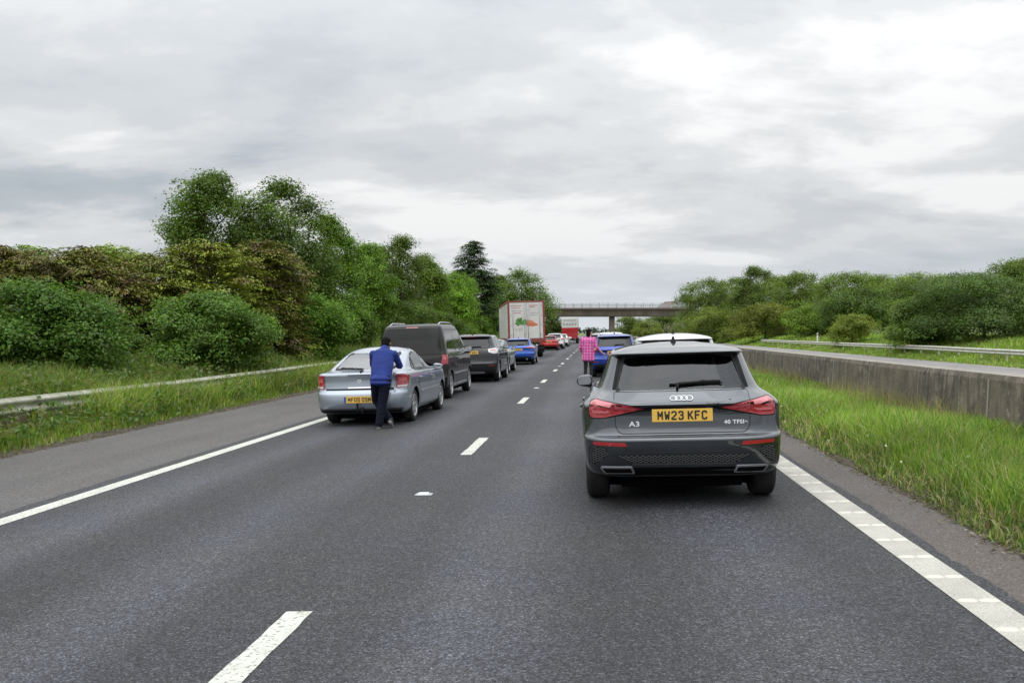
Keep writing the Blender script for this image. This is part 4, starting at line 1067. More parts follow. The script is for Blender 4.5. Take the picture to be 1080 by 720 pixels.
def car(sp):
    """build one road car from its side, plan and rear drawings"""
    g0 = sp.get
    root = empty(sp['name'], (0, 0, 0)); tag(root, sp['label'], sp['cat'], g0('group'))
    rows = sp['rows']; ax_r, ax_f = sp['axles']; wr = sp['wheel_r']; tr = sp['track']; paint = sp['paint']
    bm = body_bm(rows, sp['crown'], crown_pow=g0('cpow', 2.0)); skin = Skin(bm)
    me = bpy.data.meshes.new('body'); bm.to_mesh(me); bm.free(); me.materials.append(paint)
    cut = []
    for s in (-1, 1):
        for ya in (ax_r, ax_f):
            c = bmesh.new(); bmesh.ops.create_cone(c, cap_ends=True, segments=40, radius1=wr + .045, radius2=wr + .045, depth=.5)
            bmesh.ops.rotate(c, matrix=Matrix.Rotation(math.pi / 2, 3, 'Y'), verts=c.verts); bmesh.ops.translate(c, vec=(s * (tr + .13), ya, wr + .01), verts=c.verts)
            cm = bpy.data.meshes.new('c'); c.to_mesh(cm); c.free(); cm.materials.append(DARK); cut.append(cm)
    wins = sp['windows']            # (part name, axis, polygon)
    if g0('hollow'):
        inner = []
        zs = [r for r in rows if r[0] > .50]
        for r in zs:
            inner.append((r[0], r[1] + sp['in_rear'], min(r[2] - .09, sp['cowl']), r[3] - .075, min(r[4], .35), 4, r[6] * .8, r[7]))
        inner[-1] = (inner[-1][0] - .035, *inner[-1][1:]) if inner[-1][0] - .035 > inner[-2][0] else inner[-1]
        ib = body_bm(inner, max(.005, sp['crown'] - .04), sub=2, cap_rings=4); im = bpy.data.meshes.new('i'); ib.to_mesh(im); ib.free(); im.materials.append(TRIM); cut.append(im)
        for nm, ax, poly in wins: cut.append(window_prism(skin, ax, poly, .55 if ax in ('rear', 'front') else .30, TRIM))
    me = bool_cut(me, cut)
    body = link('body', me, [], root, smooth=g0('sharp', 30))
    # glazing: tinted panes with a black border
    for nm, ax, poly in wins:
        gm = (g0('tint', GLASS) if ax != 'front' else GLASS_C) if g0('hollow') else g0('glass', PRIV2)
        if g0('hollow'):
            w_ = patch(nm, skin, ax, grow(poly, .004), gm, root, off=-.004, thick=0, step=.08)
            inn = grow(poly, -.022)
            ring_poly = [(poly, inn)]
            bmr = bmesh.new(); n = len(poly); A = [skin.hit(ax, *q) for q in grow(poly, .012)]; B = [skin.hit(ax, *q) for q in inn]
            a = [bmr.verts.new(p + nn_ * .0015) for p, nn_, d in A]; b = [bmr.verts.new(p - nn_ * .001) for p, nn_, d in B]
            for i in range(n): bmr.faces.new((a[i], a[(i + 1) % n], b[(i + 1) % n], b[i]))
            bmobj('seal', bmr, TRIM, w_, smooth=60)
        else:
            w_ = patch(nm, skin, ax, poly, gm, root, off=.003, thick=.005, step=.08)
            if g0('detail', 1): patch('seal', skin, ax, grow(poly, .016), TRIM, w_, off=.0012, thick=.003, step=.10)
    # closures: a dark gap behind, the painted panel in front
    for nm, ax, poly in g0('panels', []):
        p_ = patch(nm, skin, ax, poly, g0('panel_mat', {}).get(nm, paint), root, off=.0030, thick=.003, step=.05)
        patch('panel_gap', skin, ax, grow(poly, .006), GAPM, p_, off=.0012, thick=.002, step=.06)
        if nm == 'door':
            us = [q[0] for q in poly]; vs = [q[1] for q in poly]
            uh, vh = min(us) + .10 + .04, max(vs) - .13
            pt, nrm, d = skin.hit(ax, uh, vh)
            bmh = bmesh.new(); box(bmh, pt + nrm * .022, (.022, .19, .030), bevel=.008); bmobj('handle', bmh, g0('handle_mat', paint), p_)
    for nm, ax, poly, m, off in g0('patches', []):
        patch(nm, skin, ax, poly, m, root, off=off, thick=max(.003, off), step=.045)
    # lamps: list of (name, polygon on the right half seen from behind, material, offset, [inner pieces])
    for nm, poly, m, off, inner in g0('lamps', []):
        for s in (1, -1):
            pl = poly if s > 0 else mirror(poly)
            l_ = patch(nm, skin, 'rear', pl, m, root, off=off, thick=off + .002, step=.035)
            for inm, ip, im_ in inner: patch(inm, skin, 'rear', ip if s > 0 else mirror(ip), im_, l_, off=off + .002, thick=.002, step=.035)
    for nm, poly, m, off in g0('side_lamps', []):
        for ax in ('left', 'right'): patch(nm, skin, ax, poly, m, root, off=off, thick=off + .002, step=.035)
    if g0('plate'):
        x, z, w, h, txt, band = sp['plate']; plate(root, skin, x, z, w, h, txt, band=band, size=g0('psize', .079))
    for s in (-1, 1):
        for ya in (ax_r, ax_f): wheel_parts(root, s * tr, ya, wr, g0('tyre_w', .225), s, g0('spokes', 5), g0('rim_mat'), wide=g0('wide', .5))
        if g0('mirror_at'): mirror_part(root, s * sp['mirror_at'][0], sp['mirror_at'][1], sp['mirror_at'][2], s, g0('mirror_mat', paint), *g0('mirror_size', (.20, .14)))
    # dark underside and exhaust, boxes enlarged to deepen the shade under the car
    bmu = bmesh.new(); zb = rows[0][0]; box(bmu, (0, (rows[0][1] + rows[0][2]) / 2, zb - .015), (rows[0][3] * 1.5, rows[0][2] - rows[0][1] - .5, .06), bevel=.02)
    box(bmu, (0, rows[0][1] + .35, zb - .03), (.9, .32, .12), bevel=.04); box(bmu, (0, (ax_r + ax_f) / 2, zb - .075), (1.36, ax_f - ax_r + .1, .11), bevel=.02); box(bmu, (0, ax_r - .12, zb - .05), (1.12, .5, .10), bevel=.02); tube(bmu, (-tr + .1, ax_r, wr * .8), (tr - .1, ax_r, wr * .8), .05, .05, 8); bmobj('underbody', bmu, DARK, root)
    if g0('hollow'):
        for x in (-.36, .36): bmobj('seat', seat_bm(x, sp['seat_y'], .50), LEATHER, root, smooth=50)
        bmb = bmesh.new(); ry = sp['seat_y'] - .95
        box(bmb, (0, ry + .05, .46), (1.25, .5, .16), bevel=.05); box(bmb, (0, ry - .24, .74), (1.25, .14, .56), bevel=.05)
        for x in (-.38, 0, .38): box(bmb, (x, ry - .26, 1.10), (.24, .08, .13), bevel=.04)
        bmobj('rear_seat', bmb, LEATHER, root, smooth=50)
        bmb = bmesh.new(); box(bmb, (0, sp['cowl'] - .42, .86), (1.3, .35, .22), bevel=.06); bmobj('dashboard', bmb, LEATHER, root, smooth=50)
        bmb = bmesh.new(); lathe(bmb, [(-.012 + .012 * math.cos(a), .18 + .012 * math.sin(a)) for a in [i * math.pi / 4 for i in range(8)]], 24)
        bmesh.ops.rotate(bmb, matrix=Matrix.Rotation(R(68), 3, 'Z'), verts=bmb.verts); bmesh.ops.translate(bmb, vec=(.36, sp['cowl'] - .72, .88), verts=bmb.verts); bmobj('steering_wheel', bmb, TRIM, root)
    for fn in g0('extra', []): fn(root, skin, sp)
    return root
def park(root, x, y, yaw=0.0, ref=0.8, scale=(1, 1, 1), z=None):
    """stand the car on the sloping road with its rear axle at x, y; yaw clockwise in degrees"""
    rot = Matrix.Rotation(-math.atan(CF), 4, 'Y') @ Matrix.Rotation(R(-yaw), 4, 'Z')
    sc = Matrix.Diagonal((*scale, 1))
    off = rot @ sc @ Vector((0, ref, 0))
    root.matrix_world = Matrix.Translation(Vector((x, y, rz(x) if z is None else z)) - off) @ rot @ sc
    return root
def copy_tree(o, parent=None):
    c = o.copy(); COL.objects.link(c); c.parent = parent
    for ch in list(o.children): copy_tree(ch, c)
    return c

# ---------------------------------------- the grey hatchback nearest the camera
def roof_fin(x, y, h=.065):
    def f(root, skin, sp):
        p, n_, d = skin.hit('top', x, y)
        bm = bmesh.new()
        for i, (k, wv) in enumerate(((0, .028), (1, .004))): pass
        prof = [(-.03, 0), (.12, 0), (.015, h), (-.012, h)]
        a = [bm.verts.new((p.x - (.026 if v < .01 else .006), y + u, p.z - .006 + v)) for u, v in prof]; b = [bm.verts.new((p.x + (.026 if v < .01 else .006), y + u, p.z - .006 + v)) for u, v in prof]
        bm.faces.new(a); bm.faces.new(b[::-1])
        for i in range(4): bm.faces.new((a[i], b[i], b[(i + 1) % 4], a[(i + 1) % 4]))
        bmesh.ops.recalc_face_normals(bm, faces=bm.faces); bmobj('roof_fin', bm, TRIM, root)
    return f
def wiper(pts, w=.02, blade=None):
    def f(root, skin, sp):
        bm = bmesh.new()
        P = [skin.hit('rear', *q) for q in pts]
        for (p, n_, d), (p2, n2, d2) in zip(P, P[1:]): tube(bm, p + n_ * .022, p2 + n2 * .022, w * .5, w * .42, 8)
        if blade:
            (p, n_, d), (p2, n2, d2) = skin.hit('rear', *blade[0]), skin.hit('rear', *blade[1]); tube(bm, p + n_ * .012, p2 + n2 * .012, .010, .008, 6)
        bmobj('rear_wiper', bm, TRIM, root)
    return f
def spoiler(w0, z0, ov, m_top=None, dy=.0, th=.03, w1=None):
    """lip carried out behind the top edge of the rear window"""
    def f(root, skin, sp):
        bm = bmesh.new(); n = 16; secs = []
        for i in range(n + 1):
            t = -1 + 2 * i / n; x = t * w0
            p, n_, d = skin.hit('rear', x, z0); pt = p
            o = ov * (1 - .25 * abs(t) ** 4); fwd = .16 * (1 - .3 * t * t)
            zc = z0 - .012 * t * t
            ptop, _, _ = skin.hit('top', x, p.y + fwd)
            secs.append([bm.verts.new(q) for q in ((x, p.y + fwd, ptop.z - .004), (x, p.y + fwd * .4, zc + th * 1.02 + .006 * (1 - t * t)), (x, p.y - o, zc + th * .55), (x, p.y - o - .004, zc + th * .15), (x, p.y - o + .012, zc - .006), (x, p.y + .05, zc - .014))])
        for A, B in zip(secs, secs[1:]):
            for k in range(5):
                fc = bm.faces.new((A[k], B[k], B[k + 1], A[k + 1])); fc.smooth = True
                if k >= 3: fc.material_index = 1
        bm.faces.new(secs[0][::-1]); bm.faces.new(secs[-1]); bmesh.ops.recalc_face_normals(bm, faces=bm.faces)
        bmobj('roof_spoiler', bm, [m_top or sp['paint'], TRIM], root, smooth=45)
    return f
def rings_badge(z, r=.031, pitch=.047):
    def f(root, skin, sp):
        p, n_, d = skin.hit('rear', 0, z); rot = face_frame(n_); bm = bmesh.new()
        for k in range(4):
            cx = (k - 1.5) * pitch; A = []
            for i in range(28):
                a = 2 * math.pi * i / 28; ring = []
                for q in range(6):
                    b = 2 * math.pi * q / 6; rr = r + .0040 * math.cos(b)
                    ring.append(bm.verts.new(p + n_ * .004 + rot @ Vector((cx + rr * math.cos(a), rr * math.sin(a), .0035 * math.sin(b)))))
                A.append(ring)
            for i in range(28):
                for q in range(6):
                    fc = bm.faces.new((A[i][q], A[(i + 1) % 28][q], A[(i + 1) % 28][(q + 1) % 6], A[i][(q + 1) % 6])); fc.smooth = True
        bmobj('ring_badge', bm, CHROME, root)
    return f
def badge_text(txt, x, z, size, sx=1.1, m=None):
    def f(root, skin, sp):
        p, n_, d = skin.hit('rear', x, z); put('badge_lettering', text_mesh(txt, size, .0014, sx, .002, 1.1), m or CHROME, root, p + n_ * .004, face_frame(n_))
    return f
def hex_grille(poly, m_dark, name='grille', cell=.034, off=.0035):
    """dark recess with a raised honeycomb lattice"""
    def inside(u, v):
        r = False; n = len(poly)
        for i in range(n):
            x1, y1 = poly[i]; x2, y2 = poly[(i + 1) % n]
            if (y1 > v) != (y2 > v) and u < (x2 - x1) * (v - y1) / (y2 - y1) + x1: r = not r
        return r
    def f(root, skin, sp):
        base = patch(name, skin, 'rear', poly, m_dark, root, off=.002, thick=.004, step=.05)
        bm = bmesh.new(); us = [p[0] for p in poly]; vs = [p[1] for p in poly]
        h = cell * .5; row = 0; v = min(vs)
        while v < max(vs) + h:
            u = min(us) + (cell * .75 if row % 2 else 0)
            while u < max(us) + cell:
                pts = [(u + cell * .5 * math.cos(k * math.pi / 3), v + h * .72 * math.sin(k * math.pi / 3)) for k in range(6)]
                for k in (0, 1, 2):
                    a, b = pts[k], pts[(k + 1) % 6]
                    if inside(*a) and inside(*b):
                        pa, na, _ = skin.hit('rear', *a); pb, nb, _ = skin.hit('rear', *b)
                        tube(bm, pa + na * off, pb + nb * off, .0042, .0042, 4, caps=False)
                u += cell * 1.5
            v += h * .62; row += 1
        bmobj('lattice', bm, TRIM_G, base)
    return f
TRIM_G = mat('grey_plastic', (.055, .057, .06), .45)
def frame_line(name, pts, w, m, closed=True, off=.006):
    def f(root, skin, sp):
        for s in (1, -1):
            q = [(s * a, b) for a, b in pts]; bm = bmesh.new(); P = [skin.hit('rear', *c) for c in q]
            n = len(P)
            for i in range(n if closed else n - 1):
                (p, n_, d), (p2, n2, d2) = P[i], P[(i + 1) % n]; tube(bm, p + n_ * off, p2 + n2 * off, w / 2, w / 2, 6, caps=False)
            bmobj(name, bm, m, root)
    return f
a3_rows = [
 (.240, .36, 4.00, .72, .35, 4, .6, 3.5),
 (.270, .16, 4.16, .80, .50, 5, .8, 3.2),
 (.335, .05, 4.27, .865, .55, 5.0, .9, 3.2),
 (.41, .02, 4.33, .885, .55, 4.8, .9, 3.0),
 (.54, .00, 4.343, .895, .55, 4.6, .9, 3.0),
 (.600, .00, 4.34, .900, .55, 4.6, .9, 3.0),
 (.625, .022, 4.33, .902, .52, 4.6, .9, 3.0),
 (.645, .070, 4.325, .903, .50, 4.8, .9, 3.0),
 (.72, .095, 4.30, .908, .50, 4.8, .9, 3.0),
 (.85, .104, 4.24, .905, .48, 4.6, .9, 2.9),
 (.895, .085, 4.10, .895, .47, 4.3, .9, 2.8),
 (.925, .100, 3.85, .870, .46, 4.0, .9, 2.7),
 (.965, .145, 3.35, .825, .48, 3.6, .8, 2.6),
 (1.015, .195, 3.05, .752, .48, 3.4, .7, 2.6),
 (1.10, .255, 2.86, .708, .48, 3.4, .65, 2.6),
 (1.23, .350, 2.60, .662, .48, 3.4, .6, 2.6),
 (1.322, .415, 2.36, .632, .48, 3.6, .6, 2.6),
 (1.330, .335, 2.33, .622, .44, 4.2, .6, 2.6),
 (1.343, .318, 2.28, .612, .44, 4.2, .6, 2.5),
 (1.366, .375, 2.18, .580, .46, 3.6, .6, 2.4)]
a3_rw = round_poly([(-.575, 1.022), (.575, 1.022), (.592, 1.05), (.51, 1.316), (-.51, 1.316), (-.592, 1.05)], .03)
a3_ws = round_poly([(-.66, 1.04), (.66, 1.04), (.52, 1.335), (-.52, 1.335)], .06)
a3_sideR = [('side_window', ax, round_poly(p, .04)) for ax in ('right', 'left') for p in (
    [(1.90, 1.015), (2.78, 1.015), (2.30, 1.30), (1.90, 1.335)], [(.98, 1.02), (1.86, 1.015), (1.86, 1.335), (1.25, 1.325)], [(.74, 1.045), (.94, 1.03), (1.16, 1.30)])]
tg = round_poly([(-.555, .658), (.555, .658), (.592, .71, .03), (.600, .93, .0), (.60, 1.006, .02), (-.60, 1.006, .02), (-.600, .93, 0), (-.592, .71, .03)], .06)
lamp_out = round_poly([(.335, .872), (.60, .915), (.77, .948), (.812, .93), (.832, .86), (.815, .795), (.70, .795), (.55, .826), (.43, .85)], .015)
A3 = dict(name='grey_hatchback', cat='car', label='dark grey hatchback with yellow plate, nearest the camera in the right lane',
  rows=a3_rows, crown=.066, axles=(.785, 3.42), wheel_r=.318, track=.775, paint=P_GREY, hollow=True, in_rear=.13, cowl=3.0, seat_y=2.05, cpow=2.6,
  windows=[('rear_window', 'rear', a3_rw), ('windscreen', 'front', a3_ws)] + a3_sideR,
  panels=[('tailgate', 'rear', tg)] + [('door', ax, round_poly(p, .04)) for ax in ('right', 'left') for p in ([(1.90, .27), (2.95, .27), (2.98, .6), (2.85, .965), (1.90, .965)], [(1.20, .30), (1.885, .27), (1.885, .965), (.98, .965), (.98, .78), (1.10, .62)])],
  patches=[('window_side_trim', 'rear', [(.615, 1.03), (.592, 1.03), (.515, 1.318), (.548, 1.318)], GAPM, .006), ('window_side_trim', 'rear', [(-.615, 1.03), (-.548, 1.318), (-.515, 1.318), (-.592, 1.03)], GAPM, .006),
           ('lamp_surround', 'rear', round_poly([(.26, .868), (.60, .923), (.775, .956), (.820, .936), (.840, .86), (.822, .785), (.70, .786), (.52, .816), (.38, .842)], .015), GAPM, .0045),
           ('lamp_surround', 'rear', mirror(round_poly([(.26, .868), (.60, .923), (.775, .956), (.820, .936), (.840, .86), (.822, .785), (.70, .786), (.52, .816), (.38, .842)], .015)), GAPM, .0045),
           ('plate_dark_strip', 'rear', round_poly([(-.33, .885), (.33, .885), (.29, .868), (-.29, .868)], .01), GAPM, .004),  # flat dark strip over the plate, no hollow is modelled
           ('bumper_insert', 'rear', round_poly([(-.60, .315), (.60, .315), (.68, .345), (.60, .36), (.46, .365), (.36, .355), (-.36, .355), (-.46, .365), (-.60, .36), (-.68, .345)], .02), DARK, .003),
           ('lower_lip', 'rear', round_poly([(-.60, .290), (.60, .290), (.64, .305), (-.64, .305)], .008), TRIM_G, .012),
           ('bumper_lip', 'rear', round_poly([(-.46, .382), (.46, .382), (.46, .396), (-.46, .396)], .006), P_GREY, .012)],
  lamps=[('tail_lamp', lamp_out, REDL, .008, [('light_bar', round_poly([(.40, .872), (.60, .896), (.60, .873), (.45, .862)], .006), REDL2), ('light_bar', round_poly([(.625, .916), (.76, .934), (.77, .905), (.64, .885)], .008), REDL2), ('light_bar', round_poly([(.625, .860), (.805, .868), (.80, .835), (.66, .835)], .008), REDL2)]),
         ('reflector', round_poly([(.50, .553), (.79, .566), (.80, .594), (.52, .586)], .006), REFL, .010, []),
         ('exhaust_trim', round_poly([(.43, .318), (.70, .318), (.745, .375), (.455, .375)], .015), CHROME, .012, [('exhaust_opening', round_poly([(.455, .329), (.69, .329), (.722, .364), (.472, .364)], .01), DARK)])],
  plate=(0, .807, .538, .111, 'MW23 KFC', False), psize=.079,
  mirror_at=(.835, 2.62, 1.00), mirror_size=(.185, .135), spokes=5, rim_mat=ALLOY_D,
  extra=[roof_fin(0, .95), wiper([(-.03, 1.025), (-.02, 1.060), (.20, 1.075), (.36, 1.075)], .026, ((-.10, 1.062), (.38, 1.064))), rings_badge(.950), badge_text('A3', -.43, .738, .060, 1.3), badge_text('40 TFSIe', .47, .742, .046, 1.15),
         hex_grille(round_poly([(-.47, .405), (.47, .405), (.60, .478), (-.60, .478)], .02), TRIM), hex_grille(round_poly([(.69, .545), (.80, .55), (.815, .40), (.79, .39), (.665, .48)], .015), TRIM), hex_grille(mirror(round_poly([(.69, .545), (.80, .55), (.815, .40), (.79, .39), (.665, .48)], .015)), TRIM),
         frame_line('bumper_crease', round_poly([(.50, .548), (.835, .556), (.845, .385), (.775, .372), (.60, .492), (.30, .497)], .02), .008, TRIM, False, .000),
         frame_line('bumper_crease', [(.0, .497), (.30, .497)], .008, TRIM, False, .000)])
# plate sits on the tailgate, a flat dark strip above it
a3 = car(A3); park(a3, .785, 8.98, .7, .785, (.965, 1, 1))

a3_side = A3['windows'][2:]
# ---------------------------------------- silver liftback on the left
v_rows = [
 (.20, .36, 4.2, .74, .35, 4, .6, 3.5), (.24, .14, 4.4, .82, .5, 5, .8, 3.2), (.31, .04, 4.52, .865, .6, 4.5, .9, 3), (.45, .00, 4.58, .885, .6, 4.2, .9, 3),
 (.60, .015, 4.596, .893, .6, 4.2, .9, 3), (.645, .05, 4.59, .895, .6, 4.2, .9, 3), (.70, .085, 4.57, .897, .55, 4.2, .9, 3), (.85, .10, 4.48, .895, .55, 4.2, .9, 2.9),
 (.945, .085, 4.30, .882, .5, 4.2, .9, 2.8), (.975, .09, 4.1, .868, .5, 4, .9, 2.8), (.995, .13, 3.8, .845, .5, 3.8, .8, 2.7), (1.012, .26, 3.5, .80, .42, 3.6, .7, 2.6),
 (1.04, .42, 3.3, .765, .42, 3.6, .7, 2.6), (1.15, .72, 3.0, .715, .42, 3.6, .65, 2.6), (1.28, 1.08, 2.70, .660, .42, 3.4, .6, 2.6), (1.365, 1.36, 2.45, .615, .42, 3.2, .55, 2.6), (1.402, 1.52, 2.30, .575, .4, 2.8, .55, 2.5)]
v_lamp = round_poly([(.70, .955), (.80, .958), (.862, .94), (.885, .83), (.872, .715), (.74, .69), (.695, .70)], .02)
def tow_bar(root, skin, sp):
    bm = bmesh.new(); tube(bm, (0, .30, .30), (0, -.05, .30), .028, .026, 10); tube(bm, (0, -.05, .29), (0, -.09, .40), .024, .018, 10)
    bmesh.ops.create_uvsphere(bm, u_segments=12, v_segments=8, radius=.027, matrix=Matrix.Translation((0, -.09, .42))); box(bm, (.06, .02, .31), (.07, .06, .09), bevel=.01); box(bm, (0, .22, .27), (.16, .1, .1), bevel=.01)
    bmobj('tow_bar', bm, TRIM, root, smooth=50)
def disc_badge(x, z, r, m=None):
    def f(root, skin, sp):
        p, n_, d = skin.hit('rear', x, z); rot = face_frame(n_); bm = bmesh.new()
        pts = [(r * math.cos(2 * math.pi * i / 24), r * math.sin(2 * math.pi * i / 24)) for i in range(24)]
        prism(bm, pts, .001, .006, lambda u, v, w: p + n_ * w + rot @ Vector((u, v, 0))); prism(bm, [(u * .72, v * .72) for u, v in pts], .0065, .009, lambda u, v, w: p + n_ * w + rot @ Vector((u, v, 0)), 1)
        bmesh.ops.recalc_face_normals(bm, faces=bm.faces); bmobj('round_badge', bm, [m or CHROME, ALLOY], root)
    return f
VEC = dict(name='silver_liftback', cat='car', label='silver blue liftback car with tow bar, leant on by a person in a blue shirt',
  rows=v_rows, crown=.058, cpow=2.4, axles=(.95, 3.65), wheel_r=.315, track=.762, tyre_w=.21, paint=P_SILVER, hollow=True, tint=GLASS_R, in_rear=.16, cowl=3.25, seat_y=2.35,
  windows=[('rear_window', 'rear', round_poly([(-.60, 1.045), (.60, 1.045), (.52, 1.345), (-.52, 1.345)], .05)), ('windscreen', 'front', round_poly([(-.64, 1.05), (.64, 1.05), (.50, 1.36), (-.50, 1.36)], .06))] +
   [('side_window', ax, round_poly(p, .03)) for ax in ('right', 'left') for p in ([(1.12, 1.02), (1.38, 1.015), (1.40, 1.24), (1.36, 1.25)], [(1.44, 1.015), (2.27, 1.0), (2.27, 1.34), (1.75, 1.345), (1.46, 1.29)], [(2.33, 1.0), (3.12, 1.0), (2.70, 1.25), (2.45, 1.325), (2.33, 1.335)])],
  panels=[('tailgate', 'rear', round_poly([(-.67, .705), (.67, .705), (.685, .93), (.64, .985), (-.64, .985), (-.685, .93)], .03))] + [('door', ax, round_poly(p, .04)) for ax in ('right', 'left') for p in ([(2.30, .26), (3.22, .26), (3.27, .6), (3.15, .955), (2.30, .965)], [(1.42, .30), (2.285, .26), (2.285, .965), (1.25, .97), (1.22, .80), (1.34, .62)])],
  patches=[('boot_recess_shade', 'rear', round_poly([(-.66, .672), (.66, .672), (.66, .700), (-.66, .700)], .01), TRIM, .002), ('boot_handle', 'rear', round_poly([(-.22, .706), (.22, .706), (.22, .728), (-.22, .728)], .008), CHROME, .012),  # first patch is a black band painted in for shade under the boot lid
   ('brake_light', 'rear', round_poly([(-.22, .950), (.22, .950), (.22, .962), (-.22, .962)], .004), TRIM, .004), ('lower_valance', 'rear', round_poly([(-.78, .25), (.78, .25), (.80, .30), (-.80, .30)], .01), TRIM, .003), ('valance_strip', 'rear', round_poly([(-.81, .305), (.81, .305), (.81, .335), (-.81, .335)], .008), ALLOY_D, .006)] +
   [(n_, ax, p, m, o) for ax in ('right', 'left') for n_, p, m, o in (('side_moulding', round_poly([(1.42, .545), (3.2, .555), (3.2, .585), (1.36, .575)], .006), CHROME, .012), ('window_trim', [(1.1, .985), (3.2, .968), (3.2, .982), (1.1, 1.0)], TRIM, .005), ('sill', round_poly([(1.4, .215), (3.2, .215), (3.2, .25), (1.4, .255)], .01), ALLOY, .006))],
  lamps=[('tail_lamp', v_lamp, REDL, .010, [('clear_strip', round_poly([(.71, .742), (.872, .755), (.865, .722), (.72, .708)], .006), CLEARL), ('light_bar', round_poly([(.72, .90), (.85, .90), (.868, .83), (.72, .82)], .01), REDL2)])],
  side_lamps=[('tail_lamp', round_poly([(.20, .95), (.36, .935), (.43, .90), (.38, .80), (.28, .73), (.20, .715)], .02), REDL, .008)],
  plate=(-.0, .500, .56, .125, 'MF05 OSM', True), mirror_at=(.84, 2.98, .99), mirror_size=(.20, .13), spokes=7, rim_mat=ALLOY,
  extra=[tow_bar, wiper([(.02, .99), (.0, 1.035), (-.46, 1.060)], .030, ((-.52, 1.05), (-.05, 1.045))), disc_badge(0, .84, .040)])
vec = car(VEC); park(vec, -4.16, 17.9 - .38, 1.2, .95, (.945, 1, .955))

# ---------------------------------------- black people carrier
t_rows = [
 (.25, .32, 4.3, .78, .3, 5, .5, 3.5), (.29, .12, 4.5, .88, .3, 6, .6, 3.4), (.40, .03, 4.66, .93, .28, 6, .7, 3.2), (.55, .0, 4.74, .945, .28, 6, .7, 3.2), (.62, .03, 4.75, .948, .26, 6, .7, 3.2), (.90, .05, 4.70, .952, .25, 6, .7, 3.1),
 (1.05, .07, 4.5, .948, .25, 6, .7, 3.0), (1.14, .09, 4.2, .935, .25, 6, .6, 3.0), (1.22, .105, 3.9, .910, .25, 5.5, .5, 3), (1.50, .155, 3.45, .850, .25, 5.5, .5, 3), (1.74, .21, 3.0, .790, .25, 5, .5, 3), (1.83, .25, 2.82, .755, .25, 4.5, .5, 3), (1.872, .34, 2.62, .71, .25, 4, .5, 3)]
def roof_rails(x, y0, y1, h=.05, m=None):
    def f(root, skin, sp):
        for s in (-1, 1):
            bm = bmesh.new(); P = []
            for i in range(13):
                y = y0 + (y1 - y0) * i / 12; p, _, _ = skin.hit('top', s * x, y); e = h * min(1, 6 * min(i, 12 - i) / 12); P.append((s * x, y, p.z + e - .004))
            for a, b in zip(P, P[1:]): tube(bm, a, b, .017, .017, 8)
            bmobj('roof_rail', bm, m or ALLOY, root)
    return f
VAN = dict(name='people_carrier', cat='car', label='black people carrier with roof rails and privacy glass, ahead of the silver car',
  rows=t_rows, crown=.033, cpow=3, axles=(.76, 3.92), wheel_r=.335, track=.82, tyre_w=.23, paint=P_BLACK, glass=PRIV,
  windows=[('rear_window', 'rear', round_poly([(-.78, 1.14), (.78, 1.14), (.715, 1.755), (-.715, 1.755)], .06)), ('windscreen', 'front', round_poly([(-.75, 1.22), (.75, 1.22), (.66, 1.76), (-.66, 1.76)], .06))] +
   [('side_window', ax, round_poly(p, .05)) for ax in ('right', 'left') for p in ([(.30, 1.15), (1.60, 1.15), (1.60, 1.735), (.40, 1.735)], [(1.66, 1.15), (2.72, 1.15), (2.72, 1.735), (1.66, 1.735)], [(2.78, 1.13), (3.72, 1.13), (3.38, 1.42), (3.0, 1.72), (2.78, 1.735)])],
  panels=[('tailgate', 'rear', round_poly([(-.76, .66), (.76, .66), (.80, .85), (.79, 1.115), (-.79, 1.115), (-.80, .85)], .04))] + [('door', ax, round_poly(p, .05)) for ax in ('right', 'left') for p in ([(2.75, .32), (3.45, .32), (3.52, .75), (3.62, 1.09), (2.75, 1.09)], [(1.64, .32), (2.73, .32), (2.73, 1.12), (1.64, 1.12)])],
  patches=[('brake_light', 'rear', round_poly([(-.16, 1.79), (.16, 1.79), (.16, 1.812), (-.16, 1.812)], .005), REDL2, .006), ('bumper_step', 'rear', round_poly([(-.86, .585), (.86, .585), (.86, .625), (-.86, .625)], .01), TRIM, .010)] +
   [(n_, ax, p, m, o) for ax in ('right', 'left') for n_, p, m, o in (('side_moulding', round_poly([(1.2, .60), (3.45, .60), (3.45, .64), (1.2, .64)], .006), ALLOY, .012), ('belt_trim', [(.30, 1.125), (3.7, 1.10), (3.7, 1.115), (.30, 1.142)], CHROME, .006), ('side_step', round_poly([(1.2, .29), (3.5, .29), (3.5, .345), (1.2, .345)], .01), ALLOY, .03))],
  lamps=[('tail_lamp', round_poly([(.80, 1.10), (.88, 1.12), (.925, 1.06), (.928, .90), (.82, .86), (.78, .95), (.82, 1.02)], .02), REDL, .012, [('light_bar', round_poly([(.84, 1.06), (.90, 1.06), (.915, 1.0), (.85, 1.0)], .01), REDL2)])],
  side_lamps=[('tail_lamp', round_poly([(.15, 1.13), (.22, 1.10), (.30, 1.0), (.26, .90), (.13, .87)], .02), REDL, .008)],
  plate=(0, .80, .52, .111, 'KN10 FSU', False), mirror_at=(.90, 3.35, 1.20), mirror_size=(.24, .22), mirror_mat=P_BLACK, spokes=5, rim_mat=ALLOY, tow=True,
  extra=[roof_rails(.66, .45, 2.5), wiper([(.0, 1.10), (.02, 1.17), (-.42, 1.19)], .03, ((-.5, 1.175), (0, 1.165)))])
VAN['plate'] = None
van = car(VAN); park(van, -4.47, 24.1 - .3, .6, .76, (.93, 1, 1.0))

